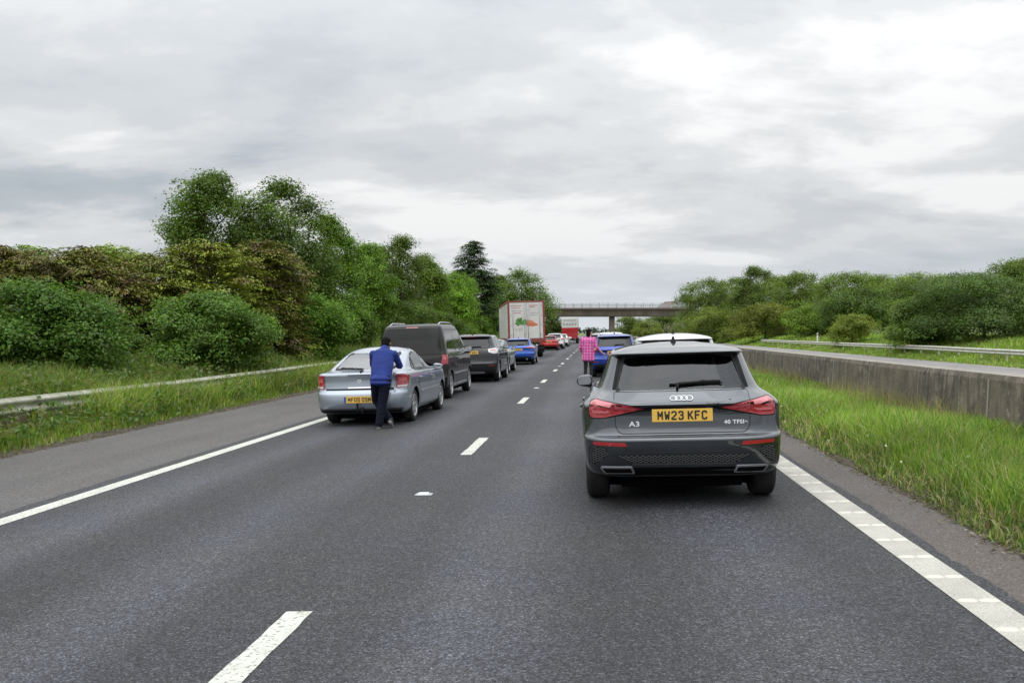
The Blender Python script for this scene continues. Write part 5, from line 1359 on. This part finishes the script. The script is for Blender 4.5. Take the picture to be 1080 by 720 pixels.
# ---------------------------------------- four by fours and hatchbacks
s_rows = [
 (.24, .36, 4.1, .76, .35, 4, .6, 3.5), (.29, .13, 4.28, .86, .4, 5, .8, 3.3), (.42, .03, 4.40, .905, .45, 5, .9, 3.1), (.62, .0, 4.46, .915, .45, 4.8, .9, 3), (.70, .04, 4.46, .92, .42, 4.8, .9, 3), (.95, .07, 4.38, .92, .42, 4.6, .9, 2.9),
 (1.05, .09, 4.1, .908, .42, 4.3, .9, 2.8), (1.10, .12, 3.6, .885, .42, 4, .8, 2.7), (1.16, .165, 3.3, .835, .42, 3.8, .7, 2.7), (1.30, .245, 3.02, .775, .42, 3.6, .65, 2.7), (1.50, .36, 2.58, .70, .42, 3.6, .6, 2.7), (1.51, .28, 2.54, .692, .42, 4, .6, 2.7), (1.535, .27, 2.48, .67, .42, 4, .6, 2.6), (1.57, .34, 2.36, .635, .42, 3.4, .6, 2.5)]
s_side = [('side_window', ax, round_poly(p, .04)) for ax in ('right', 'left') for p in ([(.72, 1.20), (1.0, 1.17), (1.02, 1.44), (.92, 1.43)], [(1.06, 1.17), (1.92, 1.15), (1.92, 1.49), (1.10, 1.48)], [(1.98, 1.15), (2.86, 1.15), (2.42, 1.42), (1.98, 1.49)])]
def suv(label, paint, plate_txt=None, lamp_m=None, scale=(1, 1, 1), group=None, name='four_by_four', plate_at=(-.0, 1.0), detail=True, extra=()):
    d = dict(name=name, cat='car', label=label, group=group, rows=s_rows, crown=.055, cpow=2.4, axles=(.86, 3.50), wheel_r=.35, track=.785, paint=paint, glass=PRIV2,
      windows=[('rear_window', 'rear', round_poly([(-.64, 1.155), (.64, 1.155), (.575, 1.485), (-.575, 1.485)], .06)), ('windscreen', 'front', round_poly([(-.68, 1.17), (.68, 1.17), (.55, 1.52), (-.55, 1.52)], .06))] + s_side,
      panels=[('tailgate', 'rear', round_poly([(-.70, .70), (.70, .70), (.74, .90), (.71, 1.13), (-.71, 1.13), (-.74, .90)], .04))] + [('door', ax, round_poly(p, .05)) for ax in ('right', 'left') for p in ([(1.95, .34), (2.95, .34), (3.05, .7), (2.92, 1.10), (1.95, 1.12)], [(1.30, .36), (1.93, .34), (1.93, 1.12), (1.02, 1.12), (1.02, .85), (1.20, .70)])],
      patches=[('bumper_trim', 'rear', round_poly([(-.80, .31), (.80, .31), (.84, .50), (.70, .52), (-.70, .52), (-.84, .50)], .03), TRIM, .006), ('skid_plate', 'rear', round_poly([(-.5, .30), (.5, .30), (.45, .37), (-.45, .37)], .02), ALLOY, .014), ('brake_light', 'rear', round_poly([(-.18, 1.516), (.18, 1.516), (.18, 1.528), (-.18, 1.528)], .003), REDL, .005)],
      lamps=[('tail_lamp', round_poly([(.60, 1.10), (.84, 1.13), (.885, 1.08), (.90, .96), (.78, .95), (.62, 1.0)], .02), lamp_m or REDL, .012, [('light_bar', round_poly([(.66, 1.08), (.84, 1.10), (.86, 1.06), (.66, 1.04)], .01), REDL2)]), ('reflector', round_poly([(.60, .55), (.80, .56), (.80, .58), (.60, .57)], .005), REFL, .01, [])],
      side_lamps=[('tail_lamp', round_poly([(.19, 1.12), (.42, 1.09), (.36, 1.0), (.19, .97)], .02), lamp_m or REDL, .008)],
      plate=(*plate_at, .52, .111, plate_txt, False) if plate_txt else None, mirror_at=(.86, 2.62, 1.16), mirror_size=(.22, .16), spokes=5, extra=[roof_fin(0, .7), wiper([(0, 1.14), (.02, 1.18), (.36, 1.19)], .025)] + list(extra))
    return car(d)
def hatch(label, paint, plate_txt=None, lamp=None, group=None, name='hatchback', spoil=TRIM, roof=None, extra=()):
    lp = lamp or round_poly([(.50, .90), (.70, .955), (.83, .94), (.85, .86), (.82, .80), (.62, .80)], .02)
    d = dict(name=name, cat='car', label=label, group=group, rows=a3_rows, crown=.066, cpow=2.6, axles=(.785, 3.42), wheel_r=.318, track=.775, paint=paint, glass=PRIV2,
      windows=[('rear_window', 'rear', a3_rw), ('windscreen', 'front', a3_ws)] + a3_side, panels=A3['panels'],
      patches=[('bumper_insert', 'rear', round_poly([(-.66, .29), (.66, .29), (.74, .40), (.55, .44), (-.55, .44), (-.74, .40)], .03), TRIM, .006), ('window_side_trim', 'rear', [(.615, 1.03), (.592, 1.03), (.515, 1.318), (.548, 1.318)], GAPM, .006), ('window_side_trim', 'rear', [(-.615, 1.03), (-.548, 1.318), (-.515, 1.318), (-.592, 1.03)], GAPM, .006)],
      lamps=[('tail_lamp', lp, REDL, .012, []), ('reflector', round_poly([(.58, .50), (.78, .51), (.78, .53), (.58, .52)], .005), REFL, .01, [])], side_lamps=[('tail_lamp', round_poly([(.21, .945), (.38, .92), (.33, .84), (.21, .81)], .02), REDL, .008)],
      plate=(0, .80, .52, .111, plate_txt, False) if plate_txt else None, mirror_at=(.835, 2.62, 1.0), mirror_size=(.185, .135), mirror_mat=TRIM if spoil is TRIM else paint, spokes=5, extra=[roof_fin(0, .95), wiper([(0, 1.0), (.02, 1.05), (.34, 1.06)], .025)] + list(extra))
    return car(d)
def pipe_tips(root, skin, sp):
    for s in (-1, 1):
        bm = bmesh.new(); tube(bm, (s * .5, .12, .31), (s * .5, .015, .31), .045, .05, 14); bmobj('exhaust_pipe', bm, CHROME, root)
park(suv('dark grey four by four with pale roof reflections, in front of the black people carrier', P_DGREY, 'KM20 WSU', CLEARL), -4.10, 32.5 - .3, .4, .86, (.97, 1, 1.0))
park(hatch('pale teal car mostly hidden behind the dark grey four by four', P_TEAL), -4.35, 38.8, .3, .785, (.97, 1, 1.0))
park(hatch('bright blue sporty hatchback just behind the white lorry', P_BLUE, 'WF53 KOC', round_poly([(.40, .90), (.60, .955), (.83, .95), (.85, .90), (.60, .88)], .015), extra=[pipe_tips]), -3.98, 49.6, -.6, .785, (.97, 1, .98))
park(hatch('small red car beside the right rear corner of the lorry trailer', P_RED, 'SN03 MCU'), -4.30, 90.5, 0, .785, (.95, 1, 1.0))
park(suv('white four by four in front of the small red car, left lane', P_WHITE, 'KC52 NWF'), -4.05, 97.0, .5, .86)
park(suv('white car beyond the white four by four, just behind the red truck', P_WHITE), -4.0, 113.0, .5, .86, (.98, 1, .95))
park(hatch('silver car ahead of the other two pale cars, in the shadow of the red truck', P_PSILVER), -4.25, 126.0, .5, .785)
# right hand queue
park(hatch('white car directly ahead of the grey hatchback, only its roof showing', P_WHITE), 1.33, 15.7, 0, .785, (.97, 1, 1.045))
park(hatch('deep blue hatchback with a pink shirted woman at its left rear corner', P_BLUE2, 'MF20 SOU', round_poly([(.62, 1.0), (.72, 1.01), (.84, .93), (.85, .80), (.68, .78)], .02)), .72, 33.6, .5, .785, (.98, 1, 1.045))
park(hatch('dark car ahead of the deep blue hatchback, right lane', P_DGREY), .95, 43.5, .2, .785, (.98, 1, 1.02))
park(suv('white four by four in the right lane beyond the deep blue hatchback', P_WHITE), .90, 53.0, .2, .86, (.98, 1, .96))
park(hatch('silver hatchback far ahead in the right lane, beyond the white four by four', P_PSILVER), .35, 66.0, .2, .785, (.98, 1, 1.05))
park(suv('black four by four at the far end of the right hand queue', P_DGREY), .4, 80.0, .2, .86, (.98, 1, .95))
park(hatch('white hatchback farthest along the right hand queue', P_WHITE), .2, 98.0, .2, .785)

# ---------------------------------------- lorries
P_CURT = mat('trailer_white', (.62, .61, .59), .5); g = G(P_CURT); c = g.coord()
g.set('Base Color', g.mix(g.ramp(g.noise(g.coord((1, 1, .35)), 2.2, 6, .65), [(.4, 0), (.72, .35)]), (.66, .65, .63), (.33, .30, .26)))
P_SIDE = mat('trailer_side_pale_green', (.5, .55, .5), .5); g = G(P_SIDE); c = g.coord()
g.set('Base Color', g.mix(g.ramp(g.noise(g.coord((1, .9, .22)), 1.4, 5, .6), [(.42, 0), (.6, 1)]), (.58, .60, .56), (.36, .45, .38)))
P_FRED = mat('frame_red', (.26, .045, .04), .5); g = G(P_FRED); c = g.coord()
g.set('Base Color', g.mix(g.ramp(g.noise(c, 3, 5), [(.4, 0), (.7, .7)]), (.27, .045, .04), (.15, .06, .05)))
VEG_G, VEG_D, VEG_O, VEG_O2 = mat('print_green', (.10, .26, .05), .5), mat('print_dark_green', (.04, .13, .03), .5), mat('print_orange', (.58, .16, .06), .5), mat('print_pale_orange', (.66, .30, .18), .5)
PR_RED, PR_GREY = mat('print_red', (.45, .12, .14), .6), mat('print_grey', (.34, .36, .36), .6)
def flat(name, polys, m, parent, y, dy=-.004):
    bm = bmesh.new()
    for p in polys: prism(bm, p, y, y + dy, lambda u, v, w: (u, w, v))
    bmesh.ops.recalc_face_normals(bm, faces=bm.faces); return bmobj(name, bm, m, parent)
def lorry_wheels(root, ys, tr=1.02, r=.48):
    for y in ys:
        for s in (-1, 1): wheel_parts(root, s * tr, y, r, .36, s, 8, STEEL, wide=.3)
def cab(root, y0, paint):
    cb = empty('cab', (0, y0, 0), parent=root)
    bm = bmesh.new(); prism(bm, [(0, .75), (2.25, .75), (2.3, 1.6), (2.05, 2.7), (1.7, 3.5), (.5, 3.75), (0, 3.6)], -1.22, 1.22, lambda u, v, w: (w, u, v)); bmesh.ops.recalc_face_normals(bm, faces=bm.faces)
    bmesh.ops.bevel(bm, geom=bm.edges[:], offset=.06, segments=2, affect='EDGES'); bmobj('shell', bm, paint, cb)
    bm = bmesh.new(); prism(bm, [(-1.08, 1.75), (1.08, 1.75), (1.02, 2.6), (-1.02, 2.6)], 0, .01, lambda u, v, w: (u, 2.30 - (v - 1.6) * .227 + w, v)); bmesh.ops.recalc_face_normals(bm, faces=bm.faces); bmobj('windscreen', bm, PRIV2, cb)
    for s in (-1, 1):
        bm = bmesh.new(); prism(bm, [(.95, 1.75), (1.95, 1.75), (1.80, 2.5), (.95, 2.55)], s * 1.222, s * 1.232, lambda u, v, w: (w, u, v)); bmesh.ops.recalc_face_normals(bm, faces=bm.faces); bmobj('side_window', bm, PRIV2, cb)
        bm = bmesh.new(); box(bm, (s * 1.38, 2.1, 2.2), (.2, .12, .6), bevel=.03); bmobj('wing_mirror', bm, TRIM, cb)
    lorry_wheels(root, [y0 + 1.35])
def artic():
    root = empty('articulated_lorry'); tag(root, 'white box trailer lorry with red rear frame and a vegetable picture on its doors', 'lorry')
    w, L_, z0, z1 = 1.275, 13.6, 1.22, 3.88
    bm = bmesh.new(); box(bm, (0, .06 + L_ / 2, (z0 + z1) / 2), (2 * w - .03, L_ - .12, z1 - z0 - .02)); bmobj('trailer_box', bm, P_SIDE, root)
    bm = bmesh.new()
    for s in (-1, 1):
        for i in range(19): box(bm, (s * (w - .006), .5 + i * .72, (z0 + z1) / 2), (.022, .05, z1 - z0 - .30))
        bmobj('side_rib', bm, P_CURT, root); bm = bmesh.new()
    bm.free()
    for s in (-1, 1):
        bm = bmesh.new(); box(bm, (s * (w - .065), .0, (z0 + z1) / 2), (.13, .14, z1 - z0), bevel=.012); bmobj('corner_post', bm, P_FRED, root)
        bm = bmesh.new(); box(bm, (s * (w - .01), L_ / 2, z1 - .05), (.05, L_, .13), bevel=.01); bmobj('cant_rail', bm, P_FRED if s < 0 else P_CURT, root)
        bm = bmesh.new(); box(bm, (s * (w - .01), L_ / 2, z0 + .03), (.05, L_, .16), bevel=.01); bmobj('side_rail', bm, P_FRED, root)
    bm = bmesh.new(); box(bm, (0, -.01, z1 - .05), (2 * w - .262, .12, .10), bevel=.01); bmobj('header', bm, P_FRED, root)
    bm = bmesh.new(); box(bm, (0, -.02, z0 - .06), (2 * w, .16, .20), bevel=.015); bmobj('sill', bm, P_FRED, root)
    for s in (-1, 1):
        bm = bmesh.new(); box(bm, (s * .573, -.02, (z0 + z1) / 2 - .02), (1.13, .06, z1 - z0 - .20), bevel=.008); d_ = bmobj('door', bm, P_CURT, root)
        for x in (.12, .92):
            bm = bmesh.new(); tube(bm, (s * x, -.075, z0 + .08), (s * x, -.075, z1 - .12), .017, .017, 8)
            for z in (z0 + .4, z0 + 1.1, z1 - .6): box(bm, (s * x, -.06, z), (.07, .03, .06))
            bmobj('lock_rod', bm, STEEL, d_)
        for z in (z0 + .35, z0 + 1.0, z0 + 1.7, z1 - .3):
            bm = bmesh.new(); box(bm, (s * 1.10, -.062, z), (.16, .025, .05)); bmobj('hinge', bm, STEEL, d_)
    rr = random.Random(4); leaves, dark = [], []
    for i in range(34):
        a = rr.uniform(0, 6.28); cx, cz = rr.uniform(-.66, -.08), 2.28 + abs(rr.gauss(0, .22)); cz = min(cz, 2.28 + .58 * (1 - abs(cx + .35) / .5)) if abs(cx + .35) < .45 else 2.3
        L2 = rr.uniform(.10, .20); p = [(cx + L2 * math.cos(a + t) * (1 if k % 2 == 0 else .5), cz + L2 * math.sin(a + t) * (1 if k % 2 == 0 else .5)) for k, t in enumerate((0, .8, 2.4, 3.14, 3.9, 5.5))]
        (leaves if i % 3 else dark).append(p)
    pic = flat('vegetable_picture', [round_poly([(.0, 2.16), (.06, 2.60), (.36, 2.54), (.84, 2.20), (.42, 2.12)], .08)], VEG_O, root, -.052)
    flat('carrot_shine', [round_poly([(.06, 2.50), (.34, 2.48), (.70, 2.26), (.3, 2.38)], .04)], VEG_O2, pic, -.057)
    for k, (pp, m) in enumerate(((dark, VEG_D), (leaves, VEG_G))):
        for i, p in enumerate(pp): flat('leaf_shape', [p], m, pic, -.0575 - .0012 * k - .0003 * i, -.001)
    tl = [(-1.0, -.30, 3.55), (-1.0, -.42, 3.40), (-1.0, -.28, 3.20), (-.9, -.36, 3.06), (.22, .82, 3.56), (.22, .66, 3.46), (.26, .86, 3.05), (.26, .8, 2.90), (-.8, -.25, 1.98), (-.78, -.3, 1.86)]
    for i, (a, b, z) in enumerate(tl):
        segs = []; x = a
        while x < b: q = rr.uniform(.03, .09); segs.append([(x, z - .025), (min(x + q, b), z - .025), (min(x + q, b), z + .025), (x, z + .025)]); x += q + .025
        flat('printed_line', segs, PR_RED if i in (0, 1, 3, 4, 5) else PR_GREY, pic, -.052)
    bm = bmesh.new()
    for s in (-1, 1): box(bm, (s * .45, L_ / 2, 1.0), (.14, L_ - .6, .22))
    bmobj('chassis', bm, TRIM, root)
    bm = bmesh.new(); box(bm, (0, .05, .62), (2.3, .12, .14), bevel=.02); bp = bmobj('underrun_bar', bm, TRIM, root)
    for s in (-1, 1):
        bm = bmesh.new(); box(bm, (s * 1.02, -.02, .88), (.34, .06, .12), bevel=.02); bmobj('tail_lamp', bm, REDL, root)
        bm = bmesh.new(); box(bm, (s * .95, .35, .62), (.55, .03, .6)); bmobj('mud_flap', bm, TRIM, root)
        bm = bmesh.new(); box(bm, (s * .6, 10.2, .7), (.12, .14, .9)); bmobj('landing_leg', bm, STEEL, root)
    bm = bmesh.new(); box(bm, (0, -.03, .86), (.54, .02, .125), bevel=.005); bmobj('number_plate', bm, YPLATE, root)
    lorry_wheels(root, (1.6, 2.95, 4.3)); cab(root, 12.9, P_WHITE); lorry_wheels(root, (11.6,))
    return root
lx, ly = wpos(556.5, 65)
park(artic(), lx, ly, -8.2, 0)
def box_lorry():
    root = empty('box_lorry'); tag(root, 'red and white lorry queued under the bridge in the left lane', 'lorry')
    bm = bmesh.new(); box(bm, (0, 3.5, 1.62), (2.5, 7.0, 1.66), bevel=.03); bmobj('lower_body', bm, P_RED, root)
    bm = bmesh.new(); box(bm, (0, 3.5, 3.24), (2.5, 6.98, 1.56), bevel=.04); ub = bmobj('upper_body', bm, P_CURT, root)
    for i in range(5):
        bm = bmesh.new(); box(bm, (-.88 + .44 * i, -.012, 3.02), (.30, .03, .34), bevel=.01); bmobj('panel', bm, PR_GREY, ub)
    bm = bmesh.new(); box(bm, (0, -.014, 3.62), (1.9, .03, .12)); bmobj('vent', bm, PR_GREY, ub)
    for s in (-1, 1):
        bm = bmesh.new(); box(bm, (s * 1.0, -.02, 1.15), (.26, .06, .34), bevel=.02); bmobj('tail_lamp', bm, REDL, root)
        for z in (1.5, 2.0): 
            bm = bmesh.new(); box(bm, (s * .6, -.01, z), (1.05, .03, .05)); bmobj('body_rib', bm, P_FRED, root)
    bm = bmesh.new(); box(bm, (0, -.03, .90), (.54, .03, .22), bevel=.01); bmobj('number_plate', bm, WPLATE, root)
    bm = bmesh.new(); box(bm, (0, .1, .60), (2.3, .14, .16), bevel=.02); bmobj('bumper', bm, TRIM, root)
    bm = bmesh.new(); box(bm, (0, 4, .72), (1.0, 8, .2)); bmobj('chassis', bm, TRIM, root)
    lorry_wheels(root, (1.9,)); cab(root, 7.2, P_RED); return root
lx, ly = wpos(601.5, 147)
park(box_lorry(), lx, ly, .3, 0)

# ------------------------------------------------------------------ people
def cap(bm, a, b, ra, rb, seg=12, flat_=1.0):
    """tapered limb with round ends"""
    a, b = Vector(a), Vector(b)
    for p, r in ((a, ra), (b, rb)): bmesh.ops.create_uvsphere(bm, u_segments=seg, v_segments=8, radius=r, matrix=Matrix.Translation(p))
    tube(bm, a, b, ra, rb, seg)
def ell(bm, c, r, rot=None):
    m = Matrix.Translation(c) @ (rot or Matrix()) @ Matrix.Diagonal((*r, 1)); bmesh.ops.create_uvsphere(bm, u_segments=20, v_segments=14, radius=1, matrix=m)
def fuse(name, bm, m, parent, vox=.011, it=6, smooth=True):
    me = bpy.data.meshes.new(name); bm.to_mesh(me); bm.free()
    o = bpy.data.objects.new('tmp', me); COL.objects.link(o)
    md = o.modifiers.new('r', 'REMESH'); md.mode = 'VOXEL'; md.voxel_size = vox
    sm = o.modifiers.new('s', 'SMOOTH'); sm.iterations = it; sm.factor = .5
    bpy.context.view_layer.update(); r = bpy.data.meshes.new_from_object(o.evaluated_get(DG_())); bpy.data.objects.remove(o)
    return link(name, r, m, parent, smooth=180)
SKIN_D, SKIN_L = mat('skin_brown', (.16, .085, .055), .5), mat('skin_fair', (.52, .30, .22), .5)
HAIR = mat('hair_black', (.006, .005, .005), .7, spec=.1)
BLUE_T = mat('blue_shirt', (.018, .055, .34), .85); g = G(BLUE_T); c = g.coord()
g.set('Base Color', g.mix(g.ramp(g.noise(c, 9, 5), [(.35, 0), (.7, 1)]), (.009, .024, .155), (.015, .040, .235))); g.bump(g.noise(g.coord((1, 1, 1.6)), 6, 3, .5, .8), .45, .04)
NAVY = mat('navy_trousers', (.008, .010, .022), .85, spec=.15); g = G(NAVY); c = g.coord(); g.bump(g.noise(g.coord((1, 1, 2.2)), 8, 4, .6, .4), .9, .05)
BLACKT = mat('black_leggings', (.010, .010, .012), .7); SHOE = mat('shoe_dark', (.02, .02, .022), .6); SOLE = mat('shoe_sole', (.30, .29, .27), .8)
PLAID = mat('pink_check', (.6, .05, .26), .85); g = G(PLAID)
def stripes(ax_, freq, w_):
    sx_ = g.n('ShaderNodeSeparateXYZ'); cc_ = g.n('ShaderNodeTexCoord'); g.l(cc_.outputs['Object'], sx_.inputs[0])
    f_ = g.math('FRACT', g.math('MULTIPLY', sx_.outputs[ax_], freq)); return g.math('LESS_THAN', f_, w_)
hx_, hz_ = stripes(0, 11, .5), stripes(2, 11, .5); lx_, lz_ = stripes(0, 11, .13), stripes(2, 11, .13)
basep = g.mix(g.math('MULTIPLY', g.math('ADD', hx_, hz_), .5), (.74, .10, .40), (.40, .025, .20))
g.set('Base Color', g.mix(g.math('MULTIPLY', g.math('MAXIMUM', lx_, lz_), .65), basep, (.80, .55, .70))); g.bump(g.noise(g.coord(), 9, 4), .7, .04)
def hand(bm, wrist, d, palm_n, s=1.0, curl=.5):
    """palm, four unequal bent fingers and a thumb from the side of the palm"""
    w_, d, n = Vector(wrist), Vector(d).normalized(), Vector(palm_n).normalized(); side = d.cross(n).normalized()
    pc = w_ + d * .05 * s
    for k in (-1, -.33, .33, 1): cap(bm, w_ + side * k * .018 * s, w_ + d * .088 * s + side * k * .030 * s, .016 * s, .014 * s, 8)
    for k, ln in zip((-1, -.33, .33, 1), (.062, .076, .082, .072)):
        b0 = w_ + d * .09 * s + side * k * .031 * s; dd = (d - n * curl * .5).normalized(); m_ = b0 + dd * ln * .55 * s; e = m_ + (d - n * curl * 1.6).normalized() * ln * .5 * s
        cap(bm, b0, m_, .0095 * s, .009 * s, 8); cap(bm, m_, e, .009 * s, .0075 * s, 8)
    t0 = w_ + d * .03 * s + side * .03 * s; t1 = t0 + (side * .8 + d * .7 - n * .3).normalized() * .045 * s; cap(bm, t0, t1, .013 * s, .011 * s, 8); cap(bm, t1, t1 + (d - n * .4 + side * .2).normalized() * .032 * s, .0105 * s, .0085 * s, 8)
def head(bm, c, rot, s=1.0):
    M_ = Matrix.Translation(c) @ rot
    def E(p, r): ell(bm, M_ @ Vector(p) * 1.0, tuple(q * s for q in r), rot)
    E((0, 0, .02), (.076, .096, .098)); E((0, .025, -.055), (.060, .070, .065)); E((0, .066, -.095), (.030, .030, .026))
    E((0, .100, -.012), (.013, .020, .026)); E((0, .088, -.052), (.028, .014, .012)); E((0, .082, .030), (.062, .022, .014))
    for q in (-1, 1): E((q * .080, -.005, -.005), (.012, .024, .034)); E((q * .032, .084, .006), (.014, .012, .010))
def shoe(bm, heel, toe, s=1.0):
    h, t = Vector(heel), Vector(toe); cap(bm, h, h.lerp(t, .55), .042 * s, .040 * s); cap(bm, h.lerp(t, .5), t, .046 * s, .036 * s)

# man in blue leaning on the silver car
MX, MY = wpos(402.0, 16.35); rootm = empty('person', (MX, MY, rz(MX))); tag(rootm, 'person in blue shirt and navy trousers leaning on the boot of the silver car', 'person')
RH = Matrix.Rotation(R(-24), 4, 'X') @ Matrix.Rotation(R(-10), 4, 'Z')
hc = Vector((.015, .40, 1.455))
bm = bmesh.new()
cap(bm, (0, .06, .93), (0, .22, 1.20), .105, .10); cap(bm, (.0, .27, 1.33), (.012, .35, 1.40), .062, .056); head(bm, hc, RH)
cap(bm, (.08, .03, .88), (.02, .02, .48), .085, .055); cap(bm, (.02, .02, .48), (-.02, -.03, .10), .055, .040)
cap(bm, (-.08, .05, .88), (-.12, .22, .48), .085, .055); cap(bm, (-.12, .22, .48), (.14, .18, .12), .055, .040)
for s, sh, el, wr_ in ((-1, (-.19, .26, 1.27), (-.235, .44, 1.08), (-.12, .62, 1.06)), (1, (.19, .26, 1.27), (.26, .40, 1.07), (.14, .60, 1.055))):
    cap(bm, sh, el, .052, .042); cap(bm, el, wr_, .041, .029); hand(bm, wr_, (-s * .6, .8, -.05), (0, 0, 1), 1.0, .35)
bodym = fuse('body', bm, SKIN_D, rootm, .0075, 3)
bm = bmesh.new()
for i in range(22):
    t = i / 21; ell(bm, Vector((0, .02 + .25 * t, .84 + .46 * t)), (.170 + .030 * math.sin(t * 2.6), .120 + .010 * t, .085))
ell(bm, (0, .26, 1.30), (.200, .105, .070)); ell(bm, (0, .025, .79), (.192, .150, .06)); ell(bm, (0, .035, .86), (.192, .150, .08))
for s, sh, el, mid in ((-1, (-.19, .26, 1.28), (-.235, .44, 1.08), (-.19, .50, 1.07)), (1, (.19, .26, 1.28), (.26, .40, 1.07), (.215, .48, 1.065))):
    cap(bm, sh, el, .068, .056); cap(bm, el, mid, .055, .050)
cap(bm, (0, .285, 1.34), (.005, .315, 1.375), .085, .072)
fuse('shirt', bm, BLUE_T, rootm, .010, 4)
bm = bmesh.new()
ell(bm, (0, .03, .84), (.178, .135, .11))
cap(bm, (.085, .03, .84), (.035, .02, .48), .108, .084); cap(bm, (.035, .02, .48), (-.015, -.03, .085), .084, .068)
cap(bm, (-.085, .05, .84), (-.125, .22, .48), .108, .082); cap(bm, (-.125, .22, .48), (.13, .19, .13), .080, .064)
fuse('trousers', bm, NAVY, rootm, .010, 4)
for a_, b_ in (((-.02, -.05, .05), (-.03, .13, .04)), ((.15, .10, .13), (.165, .20, .045))):
    bm = bmesh.new(); shoe(bm, a_, b_); sh_ = fuse('shoe', bm, SHOE, rootm, .008, 2)
    bm = bmesh.new(); d_ = (Vector(b_) - Vector(a_)); n_ = Vector((0, d_.z, -d_.y)).normalized() if abs(d_.y) > .02 else Vector((0, -1, 0)); n_ = n_ if n_.z < 0 or abs(n_.z) < .3 else -n_
    cap(bm, Vector(a_) + n_ * .026, Vector(b_) + n_ * .022, .036, .033); fuse('sole', bm, SOLE, sh_, .008, 1)
bm = bmesh.new(); M_ = Matrix.Translation(hc) @ RH
ell(bm, M_ @ Vector((0, -.018, .042)), (.086, .100, .088), RH); ell(bm, M_ @ Vector((0, -.05, -.01)), (.074, .062, .075), RH)
fuse('hair', bm, HAIR, rootm, .009, 2)

# woman in the pink check shirt by the deep blue car
PX, PY = wpos(620.5, 30.3); rootw = empty('person', (PX, PY, rz(PX)), (0, 0, R(-8))); tag(rootw, 'person in a pink checked shirt standing beside the deep blue hatchback', 'person')
hc = Vector((.03, .02, 1.56)); RW = Matrix.Rotation(R(-35), 4, 'Z')
bm = bmesh.new()
cap(bm, (0, 0, .92), (0, 0, 1.25), .10, .09); cap(bm, (0, 0, 1.38), (.015, .01, 1.47), .05, .046); head(bm, hc, RW, .96)
for s in (-1, 1):
    cap(bm, (s * .085, 0, .88), (s * .085, .03, .48), .08, .052); cap(bm, (s * .085, .03, .48), (s * .10, 0, .09), .052, .036)
cap(bm, (-.18, 0, 1.34), (-.25, .03, 1.08), .046, .038); cap(bm, (-.25, .03, 1.08), (-.22, .16, .86), .037, .027); hand(bm, (-.22, .16, .86), (.05, .3, -1), (1, 0, 0), .92, .5)
cap(bm, (.18, 0, 1.34), (.27, .0, 1.08), .046, .038); cap(bm, (.27, .0, 1.08), (.44, .12, .90), .037, .027); hand(bm, (.44, .12, .90), (.8, .5, -.35), (0, 0, 1), .92, .3)
fuse('body', bm, SKIN_L, rootw, .008, 3)
bm = bmesh.new()
for i in range(22):
    t = i / 21; ell(bm, Vector((0, 0, .70 + .60 * t)), (.215 - .03 * math.sin(t * 3.0) + .012 * t, .150 - .012 * t, .085))
ell(bm, (0, 0, 1.36), (.205, .105, .06)); cap(bm, (0, 0, 1.40), (.0, .0, 1.43), .075, .065)
cap(bm, (-.18, 0, 1.35), (-.25, .03, 1.08), .070, .060); cap(bm, (-.25, .03, 1.08), (-.24, .07, 1.0), .058, .054)
cap(bm, (.18, 0, 1.35), (.27, .0, 1.08), .070, .060); cap(bm, (.27, 0, 1.08), (.31, .03, 1.03), .058, .052)
fuse('shirt', bm, PLAID, rootw, .012, 4)
bm = bmesh.new(); ell(bm, (0, 0, .86), (.165, .125, .12))
for s in (-1, 1): cap(bm, (s * .085, 0, .86), (s * .085, .03, .48), .094, .064); cap(bm, (s * .085, .03, .48), (s * .10, 0, .10), .062, .048)
fuse('leggings', bm, BLACKT, rootw, .011, 4)
for s in (-1, 1): bm = bmesh.new(); shoe(bm, (s * .10, -.03, .045), (s * .115, .15, .04), .9); fuse('shoe', bm, SHOE, rootw, .009, 2)
bm = bmesh.new(); M_ = Matrix.Translation(hc) @ RW
ell(bm, M_ @ Vector((0, -.02, .038)), (.088, .100, .088), RW); ell(bm, M_ @ Vector((0, -.055, -.05)), (.075, .058, .10), RW); ell(bm, M_ @ Vector((0, -.06, -.12)), (.06, .045, .08), RW)
fuse('hair', bm, HAIR, rootw, .010, 2)
